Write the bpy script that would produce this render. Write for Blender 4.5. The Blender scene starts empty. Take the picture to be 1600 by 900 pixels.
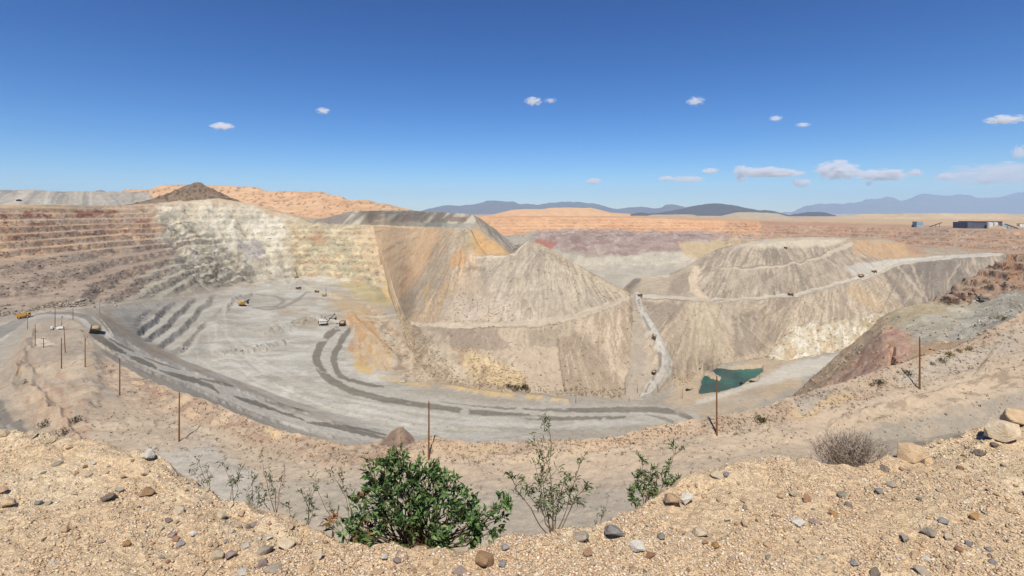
import bpy, bmesh, math, random
import numpy as np
from mathutils import Vector, Matrix, noise as mnoise

S = bpy.context.scene
COL = S.collection
# ------------------------------------------------------------------ camera, sky, sun, exposure
F, HU, HV = 800.0, 800.0, 333.0          # image-pixel focal length, centre column and horizon row, used to unproject points
cam_d = bpy.data.cameras.new('camera'); cam = bpy.data.objects.new('camera', cam_d); COL.objects.link(cam)
cam_d.lens = 18.0; cam_d.sensor_width = 36.0; cam_d.shift_y = -117.0 / 1600.0
cam_d.clip_start = 0.1; cam_d.clip_end = 200000.0
cam.location = (0, 0, 0); cam.rotation_euler = (math.radians(90), 0, 0)
S.camera = cam
SUN_EL, SUN_AZ = math.radians(57), math.radians(183)      # azimuth clockwise from +Y: behind the viewer, a little right
world = bpy.data.worlds.new('World'); S.world = world; world.use_nodes = True
wn = world.node_tree; wn.nodes.clear()
sky = wn.nodes.new('ShaderNodeTexSky'); sky.sky_type = 'NISHITA'; sky.sun_disc = False
sky.sun_elevation = SUN_EL; sky.sun_rotation = SUN_AZ
sky.altitude = 1500; sky.air_density = 1.0; sky.dust_density = 0.25; sky.ozone_density = 4.0
bg = wn.nodes.new('ShaderNodeBackground'); bg.inputs['Strength'].default_value = 0.052
wo = wn.nodes.new('ShaderNodeOutputWorld')
hsv = wn.nodes.new('ShaderNodeHueSaturation'); hsv.inputs['Saturation'].default_value = 1.36; gam = wn.nodes.new('ShaderNodeGamma'); gam.inputs['Gamma'].default_value = 1.36
wn.links.new(sky.outputs[0], hsv.inputs['Color']); wn.links.new(hsv.outputs[0], gam.inputs['Color'])
wn.links.new(gam.outputs[0], bg.inputs['Color']); wn.links.new(bg.outputs[0], wo.inputs['Surface'])
sun_d = bpy.data.lights.new('sun', 'SUN'); sun_d.energy = 4.8; sun_d.angle = math.radians(0.53); sun_d.color = (1.0, 0.955, 0.88)
sun = bpy.data.objects.new('sun', sun_d); COL.objects.link(sun)
SD = Vector((math.sin(SUN_AZ) * math.cos(SUN_EL), math.cos(SUN_AZ) * math.cos(SUN_EL), math.sin(SUN_EL)))
sun.rotation_euler = SD.to_track_quat('Z', 'Y').to_euler(); sun.location = (0, -20, 40)
S.view_settings.view_transform = 'Standard'; S.view_settings.look = 'None'
S.view_settings.exposure = 0.19; S.view_settings.gamma = 1.0; S.view_settings.use_curve_mapping = False
S.render.engine = 'CYCLES'; S.cycles.use_denoising = True
S.cycles.max_bounces = 8; S.cycles.diffuse_bounces = 2; S.cycles.glossy_bounces = 2; S.cycles.transparent_max_bounces = 4
S.cycles.volume_bounces = 6

RNG = np.random.default_rng(11)
rnd = random.Random(5)

# ------------------------------------------------------------------ helpers: noise, colour, properties, materials
def _hash(ix, iy, s):
    h = (ix.astype(np.int64) * 374761393 + iy.astype(np.int64) * 668265263 + s * 982451653) & 0xffffffff
    h = ((h ^ (h >> 13)) * 1274126177) & 0xffffffff
    h = h ^ (h >> 16)
    return (h & 0xffffff) / float(0xffffff)
def vnoise(x, y, s=0):
    x, y = np.broadcast_arrays(np.asarray(x, float), np.asarray(y, float))
    ix, iy = np.floor(x), np.floor(y); fx, fy = x - ix, y - iy
    fx = fx * fx * fx * (fx * (fx * 6 - 15) + 10); fy = fy * fy * fy * (fy * (fy * 6 - 15) + 10)
    a, b = _hash(ix, iy, s), _hash(ix + 1, iy, s); c, d = _hash(ix, iy + 1, s), _hash(ix + 1, iy + 1, s)
    return (a + (b - a) * fx) * (1 - fy) + (c + (d - c) * fx) * fy
def fbm(x, y, o=4, s=0):
    """about -1..1"""
    t = 0; a = 0.5; n = 0
    for i in range(o):
        t = t + a * (vnoise(x * 2 ** i + 17.3 * i, y * 2 ** i - 9.1 * i, s + i) * 2 - 1); n += a; a *= 0.5
    return t / n * 1.6
def sm(x, a, b):
    t = np.clip((x - a) / (b - a), 0, 1); return t * t * (3 - 2 * t)
def lin(c):
    c = c / 255.0; return c / 12.92 if c <= 0.04045 else ((c + 0.055) / 1.055) ** 2.4
ALB = 0.80
def K(r, g, b):
    c = np.array([lin(r), lin(g), lin(b)]); y = c.mean()
    return (c + (y - c) * 0.12) * ALB * np.array([1.0, 0.965, 0.895])
def props(o, label=None, cat=None, group=None, kind=None):
    if label: o['label'] = label
    if cat: o['category'] = cat
    if group: o['group'] = group
    if kind: o['kind'] = kind
    return o
def link(name, data, parent=None, mat=None):
    o = bpy.data.objects.new(name, data); COL.objects.link(o)
    if parent is not None: o.parent = parent
    if mat is not None and data is not None and not data.materials: data.materials.append(mat)
    return o
def empty(name, loc, rz=0.0, s=1.0):
    o = link(name, None); o.location = loc; o.rotation_euler = (0, 0, rz); o.scale = (s, s, s); o.empty_display_size = 0.3
    return o
def copy_tree(o, parent=None):
    c = o.copy(); COL.objects.link(c); c.parent = parent
    for ch in list(o.children): copy_tree(ch, c)
    return c
def np_mesh(name, verts, faces=None, tris=None, quads=None, cols=None, smooth=False, cname='Col'):
    me = bpy.data.meshes.new(name)
    f = quads if quads is not None else tris
    k = f.shape[1]; nf = len(f)
    me.vertices.add(len(verts)); me.vertices.foreach_set('co', np.ascontiguousarray(verts, np.float32).ravel())
    me.loops.add(nf * k); me.loops.foreach_set('vertex_index', np.ascontiguousarray(f, np.int32).ravel())
    me.polygons.add(nf); me.polygons.foreach_set('loop_start', np.arange(0, nf * k, k, dtype=np.int32))
    try: me.polygons.foreach_set('loop_total', np.full(nf, k, np.int32))
    except Exception: pass
    if smooth: me.polygons.foreach_set('use_smooth', np.ones(nf, bool))
    me.update(calc_edges=True)
    if cols is not None:
        at = me.color_attributes.new(cname, 'FLOAT_COLOR', 'POINT')
        at.data.foreach_set('color', np.c_[np.clip(cols, 0, 1), np.ones(len(cols))].astype(np.float32).ravel())
    return me
def nd(nt, t, **kw):
    n = nt.nodes.new(t)
    for k, v in kw.items():
        if k in n.inputs: n.inputs[k].default_value = v
        else: setattr(n, k, v)
    return n
def simple(name, c, rough=0.6, metal=0.0, var=0.12, scale=2.0, spec=0.3):
    """painted or bare material with uneven wear"""
    m = bpy.data.materials.new(name); m.use_nodes = True; nt = m.node_tree; b = nt.nodes['Principled BSDF']
    b.inputs['Roughness'].default_value = rough; b.inputs['Metallic'].default_value = metal; b.inputs['Specular IOR Level'].default_value = spec
    tc = nd(nt, 'ShaderNodeTexCoord'); nz = nd(nt, 'ShaderNodeTexNoise', Scale=scale, Detail=5.0, Roughness=0.6)
    nt.links.new(tc.outputs['Object'], nz.inputs['Vector'])
    r = nd(nt, 'ShaderNodeMapRange'); r.inputs['From Min'].default_value = 0.3; r.inputs['From Max'].default_value = 0.7
    r.inputs['To Min'].default_value = 1 - var; r.inputs['To Max'].default_value = 1 + var
    nt.links.new(nz.outputs['Fac'], r.inputs['Value'])
    mx = nd(nt, 'ShaderNodeVectorMath', operation='SCALE'); mx.inputs[0].default_value = (float(c[0]), float(c[1]), float(c[2]))
    nt.links.new(r.outputs[0], mx.inputs['Scale']); nt.links.new(mx.outputs[0], b.inputs['Base Color'])
    return m
def earth(name, scales, bump=0.5, bdist=1.0, var=0.22, spec=0.05):
    """colour attribute painted on the ground, broken up by world-scale grain at two sizes, with bump"""
    m = bpy.data.materials.new(name); m.use_nodes = True; nt = m.node_tree; b = nt.nodes['Principled BSDF']
    b.inputs['Roughness'].default_value = 0.95; b.inputs['Specular IOR Level'].default_value = spec
    at = nd(nt, 'ShaderNodeAttribute', attribute_name='Col'); g = nd(nt, 'ShaderNodeNewGeometry')
    cur = at.outputs['Color']; hs = []
    for i, s in enumerate(scales):
        nz = nd(nt, 'ShaderNodeTexNoise', Scale=s, Detail=6.0, Roughness=0.68); nt.links.new(g.outputs['Position'], nz.inputs['Vector'])
        r = nd(nt, 'ShaderNodeMapRange'); r.inputs['From Min'].default_value = 0.28; r.inputs['From Max'].default_value = 0.72
        r.inputs['To Min'].default_value = 1 - var; r.inputs['To Max'].default_value = 1 + var
        nt.links.new(nz.outputs['Fac'], r.inputs['Value'])
        mx = nd(nt, 'ShaderNodeVectorMath', operation='SCALE'); nt.links.new(cur, mx.inputs[0]); nt.links.new(r.outputs[0], mx.inputs['Scale'])
        cur = mx.outputs[0]; hs.append(nz.outputs['Fac'])
    sp = nd(nt, 'ShaderNodeTexNoise', Scale=scales[-1] * 2.6, Detail=3.0, Roughness=.6); nt.links.new(g.outputs['Position'], sp.inputs['Vector'])
    r = nd(nt, 'ShaderNodeMapRange'); r.inputs['From Min'].default_value = .58; r.inputs['From Max'].default_value = .70; r.inputs['To Min'].default_value = 1.0; r.inputs['To Max'].default_value = .72; nt.links.new(sp.outputs['Fac'], r.inputs['Value'])
    mx = nd(nt, 'ShaderNodeVectorMath', operation='SCALE'); nt.links.new(cur, mx.inputs[0]); nt.links.new(r.outputs[0], mx.inputs['Scale']); cur = mx.outputs[0]
    nt.links.new(cur, b.inputs['Base Color'])
    bp = nd(nt, 'ShaderNodeBump', Strength=bump, Distance=bdist); nt.links.new(hs[-1], bp.inputs['Height']); nt.links.new(bp.outputs[0], b.inputs['Normal'])
    return m

# ------------------------------------------------------------------ terrain sheets: rows of image pixels with chosen depths, lofted into relief
class Sheet:
    """rows: lists of (pixel column, pixel row, chosen depth) points of the image, near to far; a negative third number is a height instead of a depth."""
    def __init__(s, name, rows, u0, u1, du=2.0, dv=1.6, smooth=5.0, nmax=400):
        s.name = name; uc = np.arange(u0, u1 + du, du); s.uc = uc
        R = []
        for r in rows:
            opt = {}
            if isinstance(r, tuple): r, opt = r
            p = np.array([(a, b, c if c > 0 else -c * F / (b - HV)) for a, b, c in r], float)
            v = np.interp(uc, p[:, 0], p[:, 1]); q = np.interp(uc, p[:, 0], 1 / p[:, 2])
            sg = opt.get('sm', smooth) / du
            if sg > 0.3:
                n = int(sg * 3) + 1; k = np.exp(-0.5 * (np.arange(-n, n + 1) / sg) ** 2); k /= k.sum()
                v = np.convolve(np.pad(v, n, 'edge'), k, 'valid'); q = np.convolve(np.pad(q, n, 'edge'), k, 'valid')
            R.append((v, q, opt))
        Vs, Qs = [R[0][0]], [R[0][1]]
        for (va, qa, _), (vb, qb, o) in zip(R, R[1:]):
            n = o.get('n') or int(min(nmax, max(2, np.max(np.abs(vb - va)[(uc > -60) & (uc < 1660)]) / dv)))
            for i in range(1, n + 1):
                t = i / n; Vs.append(va + (vb - va) * t); Qs.append(qa + (qb - qa) * t)
        s.V = np.array(Vs); s.D = 1 / np.array(Qs); s.U = np.broadcast_to(uc, s.V.shape).copy()
        s.X = (s.U - HU) / F * s.D; s.Y = s.D.copy(); s.Z = -(s.V - HV) / F * s.D
        s.R = np.zeros_like(s.V); s.C = np.zeros(s.V.shape + (3,)); s.sd = 0
    def crop(s, pts, m):
        p = np.array([q[:2] for q in pts], float)
        ok = (s.U > p[:, 0].min() - m) & (s.U < p[:, 0].max() + m) & (s.V > p[:, 1].min() - m) & (s.V < p[:, 1].max() + m)
        return np.nonzero(ok)
    def warp(s, I, w, sc=14.0):
        s.sd += 7
        u, v = s.U[I], s.V[I]
        if w <= 0: return u, v
        return u + w * fbm(u / sc, v / sc * 1.6, 3, s.sd), v + 0.6 * w * fbm(u / sc, v / sc * 1.6, 3, s.sd + 3)
    def pmask(s, poly, soft=5.0, warp=5.0, sc=14.0):
        I = s.crop(poly, soft + warp * 2 + 2); u, v = s.warp(I, warp, sc)
        p = np.array(poly, float); inside = np.zeros(len(u), bool); dist = np.full(len(u), 1e9)
        for (x1, y1), (x2, y2) in zip(p, np.roll(p, -1, 0)):
            with np.errstate(divide='ignore', invalid='ignore'):
                c = ((y1 > v) != (y2 > v)) & (u < (x2 - x1) * (v - y1) / (y2 - y1) + x1)
            inside ^= c
            dx, dy = x2 - x1, y2 - y1; t = np.clip(((u - x1) * dx + (v - y1) * dy) / max(dx * dx + dy * dy, 1e-9), 0, 1)
            dist = np.minimum(dist, np.hypot(u - x1 - t * dx, v - y1 - t * dy))
        sd = np.where(inside, dist, -dist)
        return I, sm(sd, -soft * 0.5, soft * 0.5 + 1e-6)
    def lmask(s, pts, soft=1.0, warp=1.0, sc=10.0):
        """pts (u, v, halfwidth)"""
        p = [(a, b, c) for a, b, c in pts]; mw = max(c for _, _, c in p)
        I = s.crop(p, mw + soft + warp * 2 + 2); u, v = s.warp(I, warp, sc); m = np.zeros(len(u))
        for (x1, y1, w1), (x2, y2, w2) in zip(p, p[1:]):
            dx, dy = x2 - x1, y2 - y1; t = np.clip(((u - x1) * dx + (v - y1) * dy) / max(dx * dx + dy * dy, 1e-9), 0, 1)
            d = np.hypot(u - x1 - t * dx, v - y1 - t * dy)
            m = np.maximum(m, 1 - sm(d - (w1 + (w2 - w1) * t), -soft * 0.5, soft * 0.5 + 1e-6))
        return I, m
    def mix(s, I, m, col):
        s.C[I] = s.C[I] * (1 - m[:, None]) + np.asarray(col) * m[:, None]
    def fill(s, col): s.C[:] = col
    def poly(s, poly, col, a=1.0, soft=6, warp=6, sc=14.0):
        I, m = s.pmask(poly, soft, warp, sc); s.mix(I, m * a, col)
    def line(s, pts, col, a=1.0, soft=1.2, warp=1.0, sc=10.0, brk=0.0):
        I, m = s.lmask(pts, soft, warp, sc)
        if brk: m = m * sm(fbm(s.U[I] / 22, s.V[I] / 9, 3, s.sd), -brk - .1, -brk + .35)
        s.mix(I, m * a, col)
    def fan(s, apex, poly, cols, freq=40, soft=8, warp=4, a=1.0, con=2.2, rad=0.010, wob=0.03):
        """material tipped over a crest: streaks running down from the tipping point"""
        I, m = s.pmask(poly, soft, warp); u, v = s.U[I], s.V[I]; s.sd += 5
        th = np.arctan2(u - apex[0], v - apex[1]) + wob * fbm(u / 25, v / 25, 2, s.sd); r = np.hypot(u - apex[0], v - apex[1])
        q = fbm(th * freq * .35, r * rad, 2, s.sd) * .8 + fbm(th * freq * 1.1, r * rad * 3, 3, s.sd + 1) * .55 * vnoise(th * freq * .3, r * .02, s.sd + 8) * 1.6 + .55 * fbm(th * freq * 3.5, r * rad * 5, 2, s.sd + 2) + .35 * fbm(u / 30, v / 22, 3, s.sd + 4)
        n = 0.5 + 0.5 * con * 0.62 * q
        n = np.clip(n, 0, 1) * (len(cols) - 1); i = np.clip(n.astype(int), 0, len(cols) - 2); f = (n - i)[:, None]
        cc = np.array(cols); c = cc[i] * (1 - f) + cc[i + 1] * f
        s.C[I] = s.C[I] * (1 - (m * a)[:, None]) + c * (m * a)[:, None]
    def mott(s, poly, col, su=12, sv=6, th=0.1, a=0.8, soft=10, sharp=0.25):
        I, m = s.pmask(poly, soft, 6); u, v = s.U[I], s.V[I]; s.sd += 5
        n = sm(fbm(u / su, v / sv, 4, s.sd), th, th + sharp); s.mix(I, m * n * a, col)
    def streaks(s, apex, poly, n, cols, w=(.35, 1.1), L=(14, 70), a=(.3, .75), seed=1, wob=.04):
        """thin tongues of differing rock that rolled down the slope"""
        r = random.Random(seed); xs = [p[0] for p in poly]; ys = [p[1] for p in poly]; k = 0
        while k < n:
            x, y = r.uniform(min(xs), max(xs)), r.uniform(min(ys), max(ys)); ins = False
            for (x1, y1), (x2, y2) in zip(poly, poly[1:] + poly[:1]):
                if (y1 > y) != (y2 > y) and x < (x2 - x1) * (y - y1) / (y2 - y1) + x1: ins = not ins
            if not ins: continue
            k += 1; t = math.atan2(x - apex[0], y - apex[1]) + r.gauss(0, wob); l = r.uniform(*L) * (.4 + .6 * r.random()); ww = r.uniform(*w)
            s.line([(x, y, ww * .4), (x + math.sin(t) * l * .4, y + math.cos(t) * l * .4, ww), (x + math.sin(t) * l, y + math.cos(t) * l, ww * .5)], cols[k % len(cols)], r.uniform(*a), .9, .6, 8)
    def lift(s, I, dz): s.Z[I] += dz
    def bump(s, amp, scale, o=4, I=None, sd=1, hv=1.0):
        if I is None: s.Z += amp * fbm(s.X / scale, s.Y / (scale * hv), o, sd)
        else: s.Z[I[0]] += I[1] * amp * fbm(s.X[I[0]] / scale, s.Y[I[0]] / (scale * hv), o, sd)
    def gully(s, apex, poly, amp, freq, soft=12):
        I, m = s.pmask(poly, soft, 3); u, v = s.U[I], s.V[I]; s.sd += 3
        th = np.arctan2(u - apex[0], v - apex[1]) + .02 * fbm(u / 25, v / 25, 2, s.sd)
        r = np.hypot(u - apex[0], v - apex[1]) * .006
        s.Z[I] += .55 * amp * m * (fbm(th * freq * .45, r, 2, s.sd) + .5 * fbm(th * freq * 1.7, r * 2, 3, s.sd + 1)) * (.4 + vnoise(th * freq * .3, r, s.sd + 2))
    def bench(s, poly, h, z0=0.0, tread=0.55, nz=1.2, ns=40, soft=10, slope=0.12, rough=1.5, warp=4):
        I, m = s.pmask(poly, soft, warp); s.sd += 9
        z = s.Z[I] + nz * fbm(s.X[I] / ns, s.Y[I] / ns, 3, s.sd); k = np.floor((z - z0) / h); f = (z - z0) / h - k
        g = np.where(f < tread, f / tread * slope, slope + (1 - slope) * (f - tread) / (1 - tread))
        zz = z0 + (k + g) * h
        ris = sm(f, tread - .03, tread + .05) * (1 - sm(f, .95, 1.0))
        s.Z[I] += (zz - s.Z[I]) * m
        s.R[I] = np.maximum(s.R[I], ris * m)
        j = rough * m * ris * (fbm(s.X[I] / 6, s.Y[I] / 6, 3, s.sd + 4)); s.Y[I] += j * s.Y[I] / s.D[I] ; s.X[I] += j * .6
        return I, m, k, f
    def finish(s, mat, kind='structure'):
        nr, nc = s.V.shape
        P = np.stack([s.X, s.Y, s.Z], -1).reshape(-1, 3)
        i = np.arange(nr * nc).reshape(nr, nc)
        q = np.stack([i[:-1, :-1], i[:-1, 1:], i[1:, 1:], i[1:, :-1]], -1).reshape(-1, 4)
        me = np_mesh(s.name, P, quads=q, cols=s.C.reshape(-1, 3), smooth=True)
        o = link(s.name, me, None, mat); o['kind'] = kind; s.o = o
        return o
# ------------------------------------------------------------------ terrain
M_PIT = earth('pit_rock', (0.035, 0.22), bump=0.5, bdist=2.5, var=0.14)
M_NEAR = earth('bench_earth', (0.12, 0.9), bump=0.5, bdist=0.4, var=0.13)
M_FAR = earth('desert_earth', (0.004, 0.03), bump=0.4, bdist=15.0, var=0.14)
TAN, ORANGE, GREY, WHITE = K(205, 176, 140), K(220, 165, 115), K(172, 164, 150), K(222, 212, 186)

# --- pit: haul road, floor, walls all round, rim
c0 = [(-400, 680, -80), (-250, 660, -80), (0, 590, -80), (60, 522, -76), (112, 510, -78), (143, 545, -82), (190, 587, -84), (250, 612, -88), (300, 630, -92), (400, 676, -108), (520, 708, -132), (600, 712, -148),
      (700, 705, -150), (900, 708, -150), (1080, 680, -150), (1240, 645, -152), (1900, 645, -155)]
c1 = [(-400, 620, -80), (-250, 605, -80), (0, 570, -80), (25, 540, -79), (45, 505, -78.5), (60, 500, -78.5), (112, 497, -79), (128, 504, -80), (143, 527, -81), (165, 550, -84), (190, 561, -90), (250, 589, -99), (300, 605, -108),
      (340, 621, -113), (400, 649, -122), (450, 666, -130), (520, 684, -137), (600, 693, -146), (700, 695, -150), (900, 692, -150), (1030, 670, -150), (1080, 660, -150), (1150, 650, -150), (1240, 628, -150), (1900, 610, -150)]
c2 = [(-400, 535, -80), (-250, 520, -80), (0, 500, -80), (40, 490, -79), (80, 483, -79), (130, 487, -80), (155, 500, -81), (175, 527, -84), (200, 543, -90), (250, 565, -99), (300, 582, -108), (340, 598, -113), (400, 622, -122),
      (450, 642, -130), (520, 663, -137), (600, 683, -146), (640, 686, -149), (700, 686, -150), (900, 682, -150), (1080, 650, -150), (1240, 620, -150), (1900, 605, -150)]
c3 = [(-400, 510, -80), (-250, 500, -80), (0, 494, -80), (40, 488, -79.5), (80, 481, -80), (130, 482, -82), (160, 490, -88), (190, 510, -100), (230, 535, -120), (270, 555, -135), (320, 575, -145), (400, 605, -149), (500, 640, -150),
      (600, 665, -150), (700, 674, -150), (900, 672, -150), (1080, 640, -150), (1240, 610, -150), (1900, 600, -150)]
c3b = [(-400, 505, -80), (0, 492, -80), (40, 487, -79.8), (80, 479, -80), (130, 478, -82), (160, 481, -86.5), (200, 490, -98), (230, 497, -108), (270, 503, -120), (320, 507, -134), (400, 505, -141), (500, 505, -146), (560, 500, -148),
       (620, 520, -150), (900, 520, -150), (1900, 520, -150)]
c4 = [(-400, 500, -80), (-250, 495, -80), (0, 489, -80), (40, 486, -80), (80, 477, -80), (130, 473, -82), (160, 470, -86), (200, 465, -92), (250, 458, -102), (300, 452, -115), (350, 447, -129), (400, 441, -140), (470, 433, -144), (530, 437, -146),
      (570, 443, -148), (600, 458, -150), (640, 470, -150), (720, 440, -150), (800, 420, -150), (900, 414, -150), (1000, 414, -150), (1100, 410, -140), (1200, 402, -112), (1320, 399, -95), (1420, 398, -80), (1600, 400, -70), (1900, 410, -60)]
c5 = [(-400, 420, 560), (-250, 400, 600), (0, 395, 640), (100, 392, 740), (180, 390, 840), (250, 387, 940), (300, 385, 1030), (350, 383, 1110), (400, 384, 1160), (470, 388, 1210), (530, 394, 1200), (570, 400, 1170), (600, 405, 1140), (700, 400, 1300),
      (800, 372, 1450), (900, 366, 1520), (1000, 366, 1540), (1130, 370, 1500), (1200, 374, 1440), (1320, 375, 1300), (1420, 376, 1130), (1600, 380, 950), (1900, 385, 740)]
c6 = [(-400, 331, 520), (-250, 330, 600), (0, 328, 760), (100, 327, 880), (180, 328, 1000), (250, 322, 1080), (300, 318, 1140), (340, 312, 1180), (365, 314, 1200), (400, 322, 1230), (440, 333, 1250), (480, 345, 1260), (490, 349, 1260), (560, 352, 1260),
      (600, 353, 1270), (700, 345, 1400), (760, 338, 1480), (830, 339, 1560), (1000, 341, 1580), (1130, 345, 1560), (1200, 350, 1500), (1300, 353, 1400), (1420, 355, 1250), (1500, 358, 1120), (1600, 361, 1020), (1900, 366, 800)]
c7 = [(-400, 328, 900), (-250, 325, 950), (0, 320, 1100), (100, 319, 1200), (180, 321, 1300), (250, 316, 1400), (340, 311, 1480), (400, 321, 1500), (440, 331, 1500), (480, 341, 1500), (600, 347, 1600), (700, 340, 1900), (760, 337, 2000),
      (1000, 338, 2200), (1130, 340, 2200), (1300, 346, 2200), (1420, 347, 2200), (1600, 349, 2000), (1900, 352, 1900)]
c8 = [(-400, 345, 1100), (0, 340, 1500), (180, 338, 1800), (340, 335, 2000), (700, 337, 2600), (1000, 337, 3000), (1300, 342, 3000), (1900, 344, 3000)]
pit = Sheet('pit_terrain', [(c0, {}), c1, c2, c3, c3b, c4, c5, (c6, {'sm': 4}), (c7, {'n': 14}), (c8, {'n': 6})], -400, 1900, 1.75, 1.15)
P = pit
WALL = [(-400, 500), (-250, 497), (0, 490), (130, 474), (200, 466), (300, 453), (400, 442), (470, 434), (530, 438), (600, 458), (620, 350), (480, 344), (440, 332), (340, 311), (250, 321), (0, 327), (-400, 329)]
BR_WALL = [(-400, 500), (0, 490), (130, 474), (200, 466), (300, 453), (390, 442), (380, 400), (330, 370), (270, 345), (250, 320), (-400, 328)]
I = P.pmask(WALL, 20, 4); P.bump(2.5, 80, 3, I, 3); P.bump(1.0, 12, 3, I, 5)
P.bump(0.5, 30, 3, None, 8)
b_left = P.bench(BR_WALL, 9.5, -96, tread=0.45, nz=1.5, ns=40, soft=30, rough=1.4, slope=.14)
b_white = P.bench([(230, 320), (340, 312), (480, 345), (610, 354), (610, 450), (530, 437), (400, 441), (300, 452)], 13.0, -96, tread=0.42, nz=5.0, ns=24, soft=30, rough=2.0, slope=0.4)
I = P.pmask([(240, 325), (340, 314), (600, 356), (590, 440), (330, 440)], 20, 6); P.bump(2.2, 11, 4, I, 77, hv=3.0)
b_ledge = P.bench([(212, 520), (222, 498), (262, 478), (330, 463), (350, 478), (310, 520), (288, 550), (262, 545)], 7.5, -148, tread=0.70, nz=1.2, ns=40, soft=18, slope=0.14, rough=.7)
P.R[b_ledge[0]] *= (1 - .6 * b_ledge[1])
b_far = P.bench([(1130, 346), (1300, 354), (1420, 356), (1600, 361), (1900, 367), (1900, 410), (1420, 400), (1200, 402), (1130, 380)], 8.0, -100, tread=0.5, nz=2.2, ns=50, soft=8, rough=2)
b_pur = P.bench([(700, 340), (1130, 346), (1130, 370), (700, 372)], 9.0, -100, tread=0.5, nz=3, ns=90, soft=8, slope=.6, rough=2)
I = P.pmask([(800, 362), (1180, 362), (1180, 415), (800, 430)], 10, 3); P.bump(4, 45, 4, I, 21); P.bump(2.5, 14, 3, I, 22)
# rubble ledges dug into the floor, spoil of ochre earth, windrows along the roads
for pts, h in (([(348, 553, 2.5), (390, 548, 3.5), (420, 543, 4.5), (442, 536, 3)], 4.5), ([(412, 520, 3), (440, 514, 4), (470, 505, 5), (498, 497, 3)], 5.0), ([(446, 440, 2), (470, 441, 3), (480, 446, 2)], 4), ([(352, 487, 2), (362, 470, 3), (378, 464, 3), (392, 462, 2)], 4)):
    I, m = P.lmask(pts, 5, 2, 6); P.lift(I, m * h * (0.75 + 0.6 * fbm(P.X[I] / 7, P.Y[I] / 7, 3, 5))); P.R[I] = np.maximum(P.R[I], m * .9)
for pts, h in (([(548, 492, 3), (566, 520, 9), (590, 545, 12), (618, 566, 7)], 5.0), ([(690, 603, 2), (760, 615, 3), (860, 624, 3), (888, 628, 1.5)], 2.6)):
    I, m = P.lmask(pts, 9, 2, 8); P.lift(I, m * h)
for pts, h in (([(150, 535, 1), (200, 566, 1), (250, 590, 1), (300, 606, 1), (400, 650, 1.2), (520, 685, 1.2)], 1.6), ([(160, 500, 1), (178, 525, 1), (250, 563, 1), (300, 580, 1), (400, 620, 1.2), (520, 660, 1.2)], 1.4),
               ([(430, 600, 1), (520, 640, 1.4), (640, 663, 1.4), (780, 672, 1.4)], 1.2)):
    I, m = P.lmask(pts, 2.5, 1.5); P.lift(I, m * h)
POND = [(1098, 583), (1097, 600), (1094, 612), (1122, 611), (1152, 601), (1178, 588), (1192, 578), (1190, 572), (1176, 573), (1150, 574), (1110, 572)]
I, m = P.pmask(POND, 4, 2, 12); P.lift(I, -9 * m)
SPIT = [(1098, 577, 5), (1114, 583, 5), (1124, 588, 3)]
I, m = P.lmask(SPIT, 3, 2, 6); P.lift(I, 8 * m)
# ground colours, painted in image coordinates
P.fill(GREY)
P.poly([(-400, 300), (1900, 300), (1900, 352), (-400, 340)], K(206, 172, 132), soft=4)
P.poly([(150, 480), (330, 452), (470, 432), (560, 440), (620, 520), (640, 640), (900, 700), (500, 690), (300, 600), (180, 530)], K(186, 183, 172), soft=30)
P.mott([(330, 440), (560, 440), (620, 650), (330, 600)], K(205, 203, 194), 40, 9, -0.1, 0.6)
P.mott([(150, 480), (600, 440), (900, 640), (900, 700), (500, 700), (150, 540)], K(168, 160, 145), 60, 5, 0.1, 0.55)
P.mott([(430, 450), (600, 460), (600, 520), (430, 510)], K(176, 160, 132), 30, 7, 0.0, 0.6)
P.poly([(520, 455), (585, 478), (600, 505), (560, 492), (510, 474)], K(192, 166, 126), .7, 14)
# left wall: brown-grey below, orange and red beds at the top
P.poly(BR_WALL, K(174, 153, 132), soft=46, warp=14)
P.mott(BR_WALL, K(154, 136, 119), 70, 8, 0.0, 0.6)
P.mott(BR_WALL, K(178, 160, 142), 40, 6, 0.15, 0.6)
P.poly([(-400, 326), (250, 322), (262, 345), (255, 372), (200, 384), (100, 392), (0, 402), (-400, 430)], K(194, 166, 138), soft=22, warp=14)
P.mott([(-400, 326), (250, 322), (255, 372), (0, 402), (-400, 430)], K(178, 140, 108), 60, 3, 0.0, 0.6)
P.mott([(-400, 326), (250, 322), (255, 372), (0, 402), (-400, 430)], K(222, 184, 140), 45, 4, 0.1, 0.6)
P.line([(-400, 334, 6), (0, 334, 5), (60, 334, 6), (110, 336, 6), (140, 333, 4), (180, 332, 3)], K(150, 92, 68), 0.9, 3, 2, 12, brk=.25)
P.line([(-400, 358, 3), (0, 356, 3), (100, 350, 2.5), (250, 345, 1.5)], K(150, 104, 80), 0.75, 2, 2, 12, brk=.05)
P.line([(90, 367, 3), (130, 364, 4), (180, 358, 3.5), (235, 356, 2)], K(132, 96, 84), 0.85, 2, 2, 12, brk=.1)
P.line([(-400, 372, 2), (0, 372, 2.5), (80, 368, 2)], K(158, 112, 84), 0.7, 2, 2, 12, brk=.05)
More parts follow.
